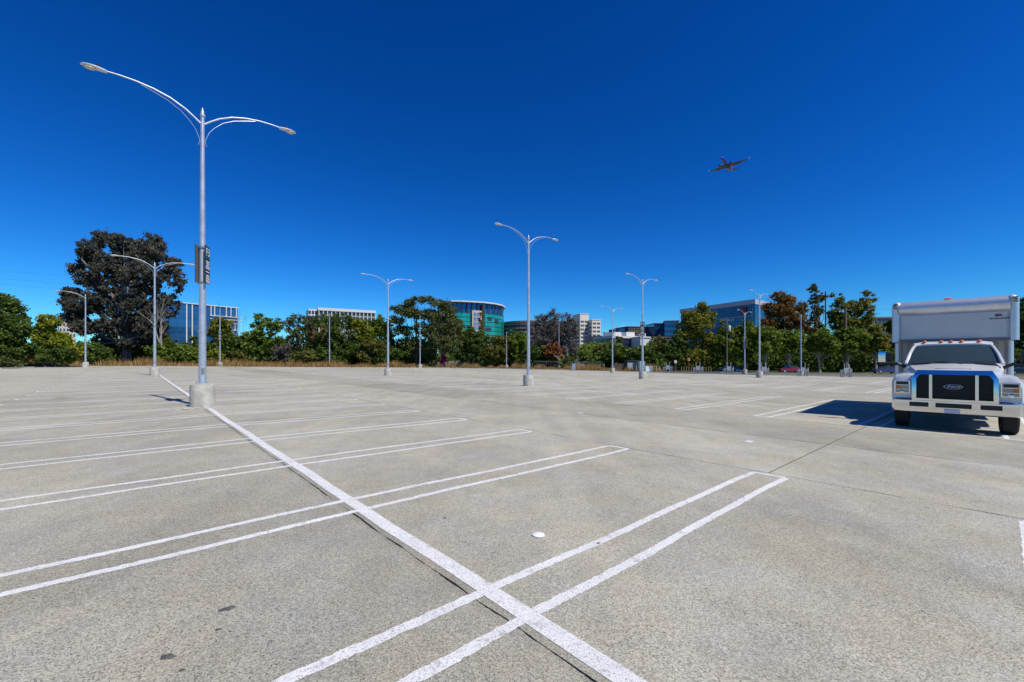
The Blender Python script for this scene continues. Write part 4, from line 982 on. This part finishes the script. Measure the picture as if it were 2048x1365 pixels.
# ------------------------------------------------------------------ airliner
M_pblue = mat('airliner_blue', (.012, .045, .50), .3, .0, .5, coat=.4); M_pred = mat('airliner_red', (.16, .06, .05), .35); M_pgrey = mat('wing_grey', (.10, .125, .17), .45, .2)
plane = thing('airliner', (.505*404.5, 404.5, .456*404.5+1.7), 0, 'blue twin-engined airliner flying low overhead with its landing gear tucked in', 'airplane')
plane.rotation_euler = Euler((R(3.1), R(-1.3), R(228.7)), 'XYZ')
fz = MB(); fz.loft([[(x, r*math.cos(t), dz+r*math.sin(t)) for t in [2*math.pi*k/20 for k in range(20)]] for x, r, dz in
   ((19.6, .1, -.5), (19.1, .7, -.45), (18.0, 1.25, -.3), (16.2, 1.72, -.1), (14, 1.88, 0), (-6, 1.88, 0), (-11, 1.6, .25), (-15.5, .95, .75), (-19.2, .25, 1.3))]); fz.obj('fuselage', M_pblue, plane, 40)
MB().ell((1, 0, -1.5), (6.5, 2.3, 1.0), 16, 8).obj('belly_fairing', mat('belly_grey', (.05, .06, .12), .5), plane, 50)
for s in (1, -1):
    def sec(x0, x1, y, z, t): return [(x0, y, z), ((x0*2+x1)/3, y, z+t), (x1, y, z), ((x0*2+x1)/3, y, z-t*.5)]
    q = [sec(4.8, -3.0, s*1.5, -1.0, .5), sec(1.6, -3.4, s*6.0, -.5, .32), sec(-3.4, -5.2, s*17.0, .8, .12)]
    wg = MB().loft([k[::s] for k in q]).obj('wing', M_pgrey, plane)
    MB().loft([k[::s] for k in [sec(-3.4, -5.2, s*17.0, .8, .1), sec(-4.6, -5.5, s*17.7, 1.6, .08), sec(-5.8, -6.4, s*17.95, 3.3, .05)]]).obj('winglet', mat('winglet_pale', (.45, .55, .75), .4), plane)
    MB().box(-4.2, -3.0, min(s*3, s*11), max(s*3, s*11), -.75, -.55).obj('flap', M_pred if False else mat('flap_tan', (.14, .12, .11), .5), plane)
    en = MB(); en.loft([[(x, s*4.85+r*math.cos(t), -1.75+r*math.sin(t)) for t in [2*math.pi*k/16 for k in range(16)]] for x, r in ((6.6, .95), (6.2, 1.08), (4.5, 1.1), (3.0, .85), (1.8, .5))]); e_ = en.obj('engine', mat('engine_dark', (.03, .035, .08), .35), plane, 40)
    MB().loft([[(x, s*4.85+r*math.cos(t), -1.75+r*math.sin(t)) for t in [2*math.pi*k/16 for k in range(16)]] for x, r in ((6.68, .98), (6.45, 1.08))], False).obj('intake_lip', M_alu, e_)
    MB().box(1.5, 4.8, s*4.85-.15, s*4.85+.15, -1.2, -.5).obj('pylon', M_pgrey, plane)
    MB().loft([k[::s] for k in [sec(-15.0, -18.4, s*.5, 1.2, .18), sec(-17.8, -19.2, s*7.1, 1.9, .06)]]).obj('tailplane', M_pgrey, plane)
MB().add([(-12.5, .15, 1.6), (-18.6, .1, 1.8), (-20.4, .05, 8.2), (-18.2, .05, 8.2), (-12.5, -.15, 1.6), (-18.6, -.1, 1.8), (-20.4, -.05, 8.2), (-18.2, -.05, 8.2)],
         [(0, 1, 2, 3), (7, 6, 5, 4), (0, 3, 7, 4), (1, 5, 6, 2), (3, 2, 6, 7)]).obj('tail_fin', M_pred, plane)
MB().ell((-14.5, 0, .75), (4.2, 1.25, 1.2), 14, 8).obj('tail_cone', M_pred, plane, 50)

# ------------------------------------------------------------------ things at the lot edge
def at(px, Y, name, label, cat, rz=0, group=None):
    x, y = P(px, Y); return thing(name, (x, y, G(x, y)), rz, label, cat, group)
M_boll = mat('bollard_grey', (.24, .25, .26), .6, .2, var=.1); M_bolly = mat('bollard_yellow', (.34, .27, .10), .6); M_bollw = mat('post_white', (.42, .43, .42), .6)
def post(px, Y, h, label, m, r=.075, group='grey bollards round the entry gates', cap=True):
    t = at(px, Y, 'bollard', label, 'bollard', 0, group)
    MB().lathe([(r, -.1), (r, h-.08), (r*.8, h-.02), (r*.3, h)], 10).obj('post', m, t, 40)
    if cap: MB().lathe([(r+.006, h*.72), (r+.006, h*.86)], 10).obj('reflective_band', M_bollw, t, 40)
NTH = ['first', 'second', 'third', 'fourth', 'fifth', 'sixth', 'seventh', 'eighth', 'ninth', 'tenth', 'eleventh', 'twelfth', 'last']
def gate(px, Y, who):
    t = at(px, Y, 'entry_gate_frame', 'two tall steel posts holding a grey panel, '+who, 'gate frame', R(20), 'entry gates at the road edge')
    for s in (-.42, .42): MB().lathe([(.05, -.1), (.05, 1.95), (.02, 2.0)], 8, (s, 0, 0)).obj('post', M_boll, t, 40)
    MB().box(-.36, .36, -.05, .05, .55, 1.30).obj('panel', mat('gate_panel', (.27, .30, .33), .5, .3), t)
    for k, dx in enumerate((-11, -7.5, -4, 4, 7.5, 10.5)):
        post(px+dx*65/Y*.95, Y-1.0-(k % 2)*.9, 1.0+.12*(k % 3), f'grey bollard, {["leftmost", "second", "third", "fourth", "fifth", "rightmost"][k]} of six at the gate frame {who}', M_boll)
gate(1335.5, 79, 'right of the green-topped sign')
gate(1396, 73, 'among the yellow-topped posts')
gate(1457.5, 71, 'at the foot of the utility pole')
gate(1527, 67, 'by the glass offices lamp')
gate(1606, 64.5, 'before the red car')
gate(1692.5, 61.5, 'closest to the box truck')
for k in range(13):
    post(1363+k*4.9, 78.0-k*.22, 1.12, f'slim yellow-topped post, {NTH[k]} from the left in its row before the plane tree', M_bolly, .05, 'yellow-topped posts in a row', False)
for k, px in enumerate((1263, 1272.5, 1305, 1313, 1319, 1200, 1208, 1240, 1246)):
    post(px, 82 if px > 1250 else 86, 1.35 if px < 1250 else 1.15, ['slim pale post in front of the dark green shed, left one', 'slim pale post in front of the dark green shed, right one', 'slim pale post right of the blue-grey bin, nearest to it', 'slim pale post right of the blue-grey bin, second from it', 'slim pale post right of the blue-grey bin, third from it', 'slim pale post in the dry grass left of the lamp right of the beige tower', 'slim pale post in the dry grass just beside that lamp post base', 'slim pale post before the slatted fence, left one', 'slim pale post before the slatted fence, right one'][k], M_bollw, .05, 'pale posts near the green shed', False)
t = at(1266, 84, 'shed', 'dark green shed at the far lot edge with a grey door panel', 'shed', R(8))
MB().box(-1.2, 1.25, 0, 1.8, 0, 2.1).obj('wall', mat('shed_green', (.015, .035, .035), .6), t); MB().box(-1.3, 1.35, -.1, 1.9, 2.1, 2.22).obj('roof', mat('shed_roof', (.02, .05, .03), .6), t)
MB().box(-1.15, -.1, -.05, -.01, .05, 1.7).obj('door', mat('door_grey', (.33, .36, .38), .5), t)
t = at(1284.5, 80, 'portable_cabinet', 'tall pale grey cabinet directly behind the lamp post with the green-topped sign', 'cabinet', R(5))
MB().box(-.5, .5, 0, .9, 0, 2.0).obj('body', mat('cabinet_grey', (.34, .38, .43), .5), t); MB().box(-.42, .42, -.03, -.005, .15, 1.85).obj('door', mat('cabinet_door', (.28, .36, .42), .5), t)
t = at(1294, 79, 'a_frame_sign', 'white and green folding board beside the pale grey cabinet', 'sign', R(10))
for s in (1, -1): MB().add([(-.45, s*.3, 0), (.45, s*.3, 0), (.3, 0, 1.15), (-.3, 0, 1.15), (-.45, s*.34, 0), (.45, s*.34, 0), (.3, s*.04, 1.15), (-.3, s*.04, 1.15)], [(0, 1, 2, 3), (4, 7, 6, 5), (0, 4, 5, 1), (2, 6, 7, 3), (1, 5, 6, 2), (0, 3, 7, 4)]).obj('board', mat('board_pale', (.45, .5, .45), .6), t)
t = at(1301, 79, 'bin', 'blue-grey bin right of the folding board', 'bin', R(5)); MB().box(-.38, .38, 0, .7, 0, 1.05).obj('body', mat('bin_blue', (.20, .27, .38), .5), t); MB().box(-.40, .40, -.03, .73, 1.05, 1.15).obj('lid', mat('bin_lid', (.42, .42, .44), .5), t)
t = at(1147.5, 82, 'notice_board', 'blue-grey framed notice board standing alone below the beige tower', 'notice board', R(4))
MB().box(-.33, .33, -.03, .03, .25, 1.4).obj('board', mat('board_blue', (.22, .28, .38), .5), t)
for s in (-.36, .36): MB().box(s-.03, s+.03, -.04, .04, -.1, 1.45).obj('leg', mat('board_leg', (.12, .14, .2), .5), t)
t = at(1351, 84, 'road_sign', 'small white square sign on a leaning post behind the entry gates', 'sign', R(8))
MB().tube([(.15, 0, -.1), (0, 0, 2.2)], .03, 6).obj('post', M_boll, t); MB().box(-.26, .26, -.03, 0, 1.75, 2.3).obj('panel', mat('sign_cream', (.6, .58, .46), .5), t)
t = at(1377.5, 86, 'road_sign', 'orange-posted sign among the yellow-topped posts', 'sign', R(0))
MB().tube([(0, 0, -.1), (0, 0, 2.7)], .04, 6).obj('post', mat('rust_post', (.30, .09, .04), .7), t); MB().box(-.25, .25, -.05, -.02, 2.2, 2.8).obj('panel', mat('panel_ochre', (.35, .24, .10), .6), t)
# wire fence along the back edge
fl = [P(560, 92), P(700, 95.5), P(895, 97), P(1010, 98), P(1120, 97), P(1205, 94)]
fx, fy = fl[0]; t = thing('wire_fence', (fx, fy, G(fx, fy)), 0, 'long low wire fence with pale top rail behind the dry grass', 'fence')
dn = densify(fl, 3.0); base0 = G(fx, fy)
rl = MB(); pts = [(x-fx, y-fy, G(x, y)-base0+1.75) for x, y in dn]; rl.tube(pts, .028, 5); rl.obj('top_rail', M_boll, t)
wr = MB()
for (xa, ya, za), (xb, yb, zb_) in zip(pts[:-1], pts[1:]):
    MB().lathe([(.035, -.1), (.035, 1.8)], 6, (xa, ya, za-1.75)).obj('fence_post', M_boll, t)
    for k in range(10):
        for (s0, s1) in ((0, 1), (1, 0)):
            f = k/10; g2 = min(1, f+.42)
            a = Vector((xa, ya, za)).lerp(Vector((xb, yb, zb_)), f); b = Vector((xa, ya, za)).lerp(Vector((xb, yb, zb_)), g2)
            a.z -= 1.75*s0+.02; b.z -= 1.75*s1+.02; wr.tube([a, b], .006, 3, False)
o = wr.obj('wire_mesh', M_boll, t); o['kind'] = 'stuff'
# slatted enclosure
t = at(1226, 88, 'slat_fence', 'short dark slatted fence left of the green shed', 'fence', R(6))
for k in range(22): MB().box(k*.21, k*.21+.12, -.02, .02, 0, 1.45+.08*math.sin(k)).obj('slat', M_wood, t)
MB().box(0, 4.6, .02, .07, .5, .6).obj('rail', M_wood, t)
# cars across the road
def car(px, Y, rz, col, label, m_name):
    t = at(px, Y, 'parked_car', label, 'car', rz, 'cars parked across the road'); pm = mat(m_name, col, .25, 0, .5, coat=.6)
    bd = MB(); prof = [(-2.25, .35, .62), (-2.15, .30, .82), (-1.2, .28, .93), (1.5, .28, .98), (2.1, .30, .92), (2.25, .36, .65)]
    bd.loft([[(x, -.88, z0), (x, .88, z0), (x, .90, (z0+z1)/2), (x, .80, z1), (x, -.80, z1), (x, -.90, (z0+z1)/2)] for x, z0, z1 in prof]); bd.obj('body', pm, t, 30)
    gh = MB().loft([[(x, -w, z0), (x, w, z0), (x, w*.82, z1), (x, -w*.82, z1)] for x, w, z0, z1 in ((-1.25, .76, .90, .93), (-.5, .78, .92, 1.38), (.9, .78, .94, 1.40), (1.65, .74, .96, 1.0))]).obj('windows', M_glassd, t)
    MB().box(-.45, .85, -.60, .60, 1.385, 1.42).obj('roof', pm, t)
    for x in (-1.4, 1.4):
        for y in (-.84, .84):
            w = MB(); w.loft([[(x+.33*math.cos(2*math.pi*k/16), yy, .33+.33*math.sin(2*math.pi*k/16)) for k in range(16)] for yy in (y-.1, y+.1)]); q = w.obj('wheel', M_rubber, t, 30)
            s = 1 if y > 0 else -1
            MB().loft([[(x+r_*math.cos(2*math.pi*k/12), yy, .33+r_*math.sin(2*math.pi*k/12)) for k in range(12)] for r_, yy in ((.2, y+s*.102), (.04, y+s*.115))]).obj('hubcap', M_alu, q)
    return t
car(1580, 88, R(-8), (.22, .012, .015), 'dark red parked car under the street trees across the road', 'car_red')
car(1457, 92, R(-5), (.012, .015, .05), 'dark navy parked car in the shade behind the utility pole', 'car_navy')
car(2046, 78, R(-30), (.015, .015, .02), 'dark parked car at the right edge in front of the turquoise storefront', 'car_dark')
car(1772, 84, R(-12), (.05, .05, .12), 'dark violet parked car just left of the box truck', 'car_violet')
# utility poles and wires
def upole(px, Y, top, label, arm=True, r=.16, m=None):
    x, y = P(px, Y); g_ = G(x, y); H = Z(top, Y)-g_
    t = thing('utility_pole', (x, y, g_), 0, label, 'utility pole', 'utility poles')
    MB().tube([(0, 0, -.2), (0, 0, H)], [r, r*.65], 10).obj('pole', m or M_wood, t, 40)
    if arm:
        MB().box(-1.3, 1.3, -.06, .06, H-.55, H-.40).obj('crossarm', M_wood, t)
        for q in (-1.15, -.4, .4, 1.15): MB().lathe([(.05, H-.40), (.06, H-.3), (.03, H-.2)], 6, (q, 0, 0)).obj('insulator', M_boll, t)
    return (x, y, g_+H)
p1 = upole(1453.5, 84, 636, 'wooden utility pole with crossarm and pale transformer left of the paired lamp posts')
t = thing('transformer', (p1[0]+.45, p1[1]-.1, p1[2]-2.6), 0, 'pale grey transformer can hanging on the utility pole', 'transformer'); MB().lathe([(.25, 0), (.27, .05), (.27, .95), (.2, 1.05)], 12).obj('can', mat('can_grey', (.5, .54, .6), .5), t, 40)
p2 = upole(1691, 88, 616, 'thick wooden utility pole with crossarm among the street trees', True, .32, mat('pole_brown', (.15, .10, .07), .9))
p3 = upole(1651, 112, 583, 'thin dark pole right of the very slim tree', False, .2, mat('pole_dark', (.03, .03, .035), .8))
def wire(a, b, label, sag=.8):
    pts = [(a[0]+(b[0]-a[0])*t-a[0], a[1]+(b[1]-a[1])*t-a[1], a[2]+(b[2]-a[2])*t-4*sag*t*(1-t)-a[2]) for t in [k/14 for k in range(15)]]
    t = thing('power_line', a, 0, label, 'power line', 'overhead power lines'); MB().tube(pts, .018, 4, False).obj('wire', M_black, t)
wire((p2[0]-1.1, p2[1], p2[2]-.2), (p1[0]-1.1, p1[1], p1[2]-.2), 'outer overhead wire between the two crossarm poles')
wire((p2[0]+1.1, p2[1], p2[2]-.2), (p1[0]+1.1, p1[1], p1[2]-.2), 'inner overhead wire between the two crossarm poles')
wire((p2[0]+1.1, p2[1], p2[2]-.2), (130, 80, 13), 'overhead wire running from the thick pole to behind the box truck')
for k, (ya, yb) in enumerate(((536, 560), (552, 577), (562, 590))):
    a = P(-60, 110); b = P(330, 118); wire((a[0], a[1], Z(ya, 110)), (b[0], b[1], Z(yb, 118)), ['uppermost', 'middle', 'lowest'][k]+' faint overhead wire in the sky left of the eucalyptus', .5)

# ------------------------------------------------------------------ small things on the pavement
def on(u, v, name, label, cat, dz=0.0, group=None, rz=0):
    x, y = xy(u, v); return thing(name, (x, y, gz(u, v)+dz), rz, label, cat, group)
t = on(.99, 2.92, 'plastic_cap', 'round white plastic cap lying near the crossing of the painted lines', 'cap', .001)
MB().lathe([(.055, 0), (.060, .006), (.060, .012), (.054, .017), (.01, .018)], 28).obj('disc', mat('cap_white', (.8, .8, .82), .5), t, 50)
t = on(8.05, 3.5, 'paint_patch', 'small white rectangle marker on the aisle near the truck', 'marker', .004, rz=TH); MB().box(-.12, .12, -.07, .07, 0, .006).obj('plate', mat('marker_white', (.62, .64, .68), .8), t)
t = on(9.2, 9.1, 'paint_patch', 'tiny pale rectangle marker farther along the aisle', 'marker', .004, rz=TH); MB().box(-.1, .1, -.06, .06, 0, .006).obj('plate', mat('marker_white', (.62, .64, .68)), t)
t = on(1.28, 2.42, 'dry_leaf', 'tiny reddish-brown dry leaf on the nearest stall line', 'leaf', .012)
MB().add([(-.02, 0, 0), (0, .012, .004), (.024, 0, .002), (0, -.012, .005), (0, 0, -.001)], [(0, 4, 1), (4, 2, 1), (0, 3, 4), (3, 2, 4)]).obj('blade', mat('leaf_brown', (.22, .06, .03), .8), t)
def stain(u, v, r, label, sx=1.6):
    x, y = xy(u, v); rr = random.Random(int(u*100)); t = on(u, v, 'tar_spot', label, 'tar spot', .002, 'tar spots on the pavement', rz=rr.uniform(0, 1))
    n = 26; rim = [(r*sx*rr.uniform(.45, 1.1)*math.cos(2*math.pi*k/n), r*rr.uniform(.45, 1.1)*math.sin(2*math.pi*k/n)) for k in range(n)]
    MB().add([(0, 0, .007)]+[(a*.6, b*.6, .006) for a, b in rim]+[(a, b, 0.0) for a, b in rim], [(0, 1+k, 1+(k+1) % n) for k in range(n)]+[(1+k, 1+n+k, 1+n+(k+1) % n, 1+(k+1) % n) for k in range(n)]).obj('blot', mat('tar', (.085, .08, .073), .85, var=.4, vscale=60), t)
stain(-1.47, 3.45, .036, 'dark tar spot in the lower left foreground, the farther of the two large ones'); stain(-1.8, 3.3-.18, .032, 'dark tar spot in the lower left foreground, the nearer of the two large ones')
stain(-1.55, 3.22, .012, 'tiny tar speck between the two large tar spots'); stain(-1.75, 2.93, .010, 'tiny tar speck nearest the camera'); stain(.55, 3.9, .014, 'small dark speck beyond the white cap')
for k, (u, v, s) in enumerate(((-.62, 17.9, .11), (-.95, 18.3, .06))):
    t = on(u, v, 'stone_chunk', ['flat concrete chunk at the foot of the nearest lamp base', 'small concrete pebble left of the nearest lamp base'][k], 'stone', 0)
    MB().ell((0, 0, .02), (s, s*.7, .035), 7, 4).obj('chunk', M_base, t)
t = on(-.05, 17.75, 'footing_pad', 'thin grey concrete lip under the front of the nearest lamp base', 'pad', .002, rz=TH); MB().box(-.3, .25, -.12, .12, 0, .035).obj('slab_piece', M_base, t)
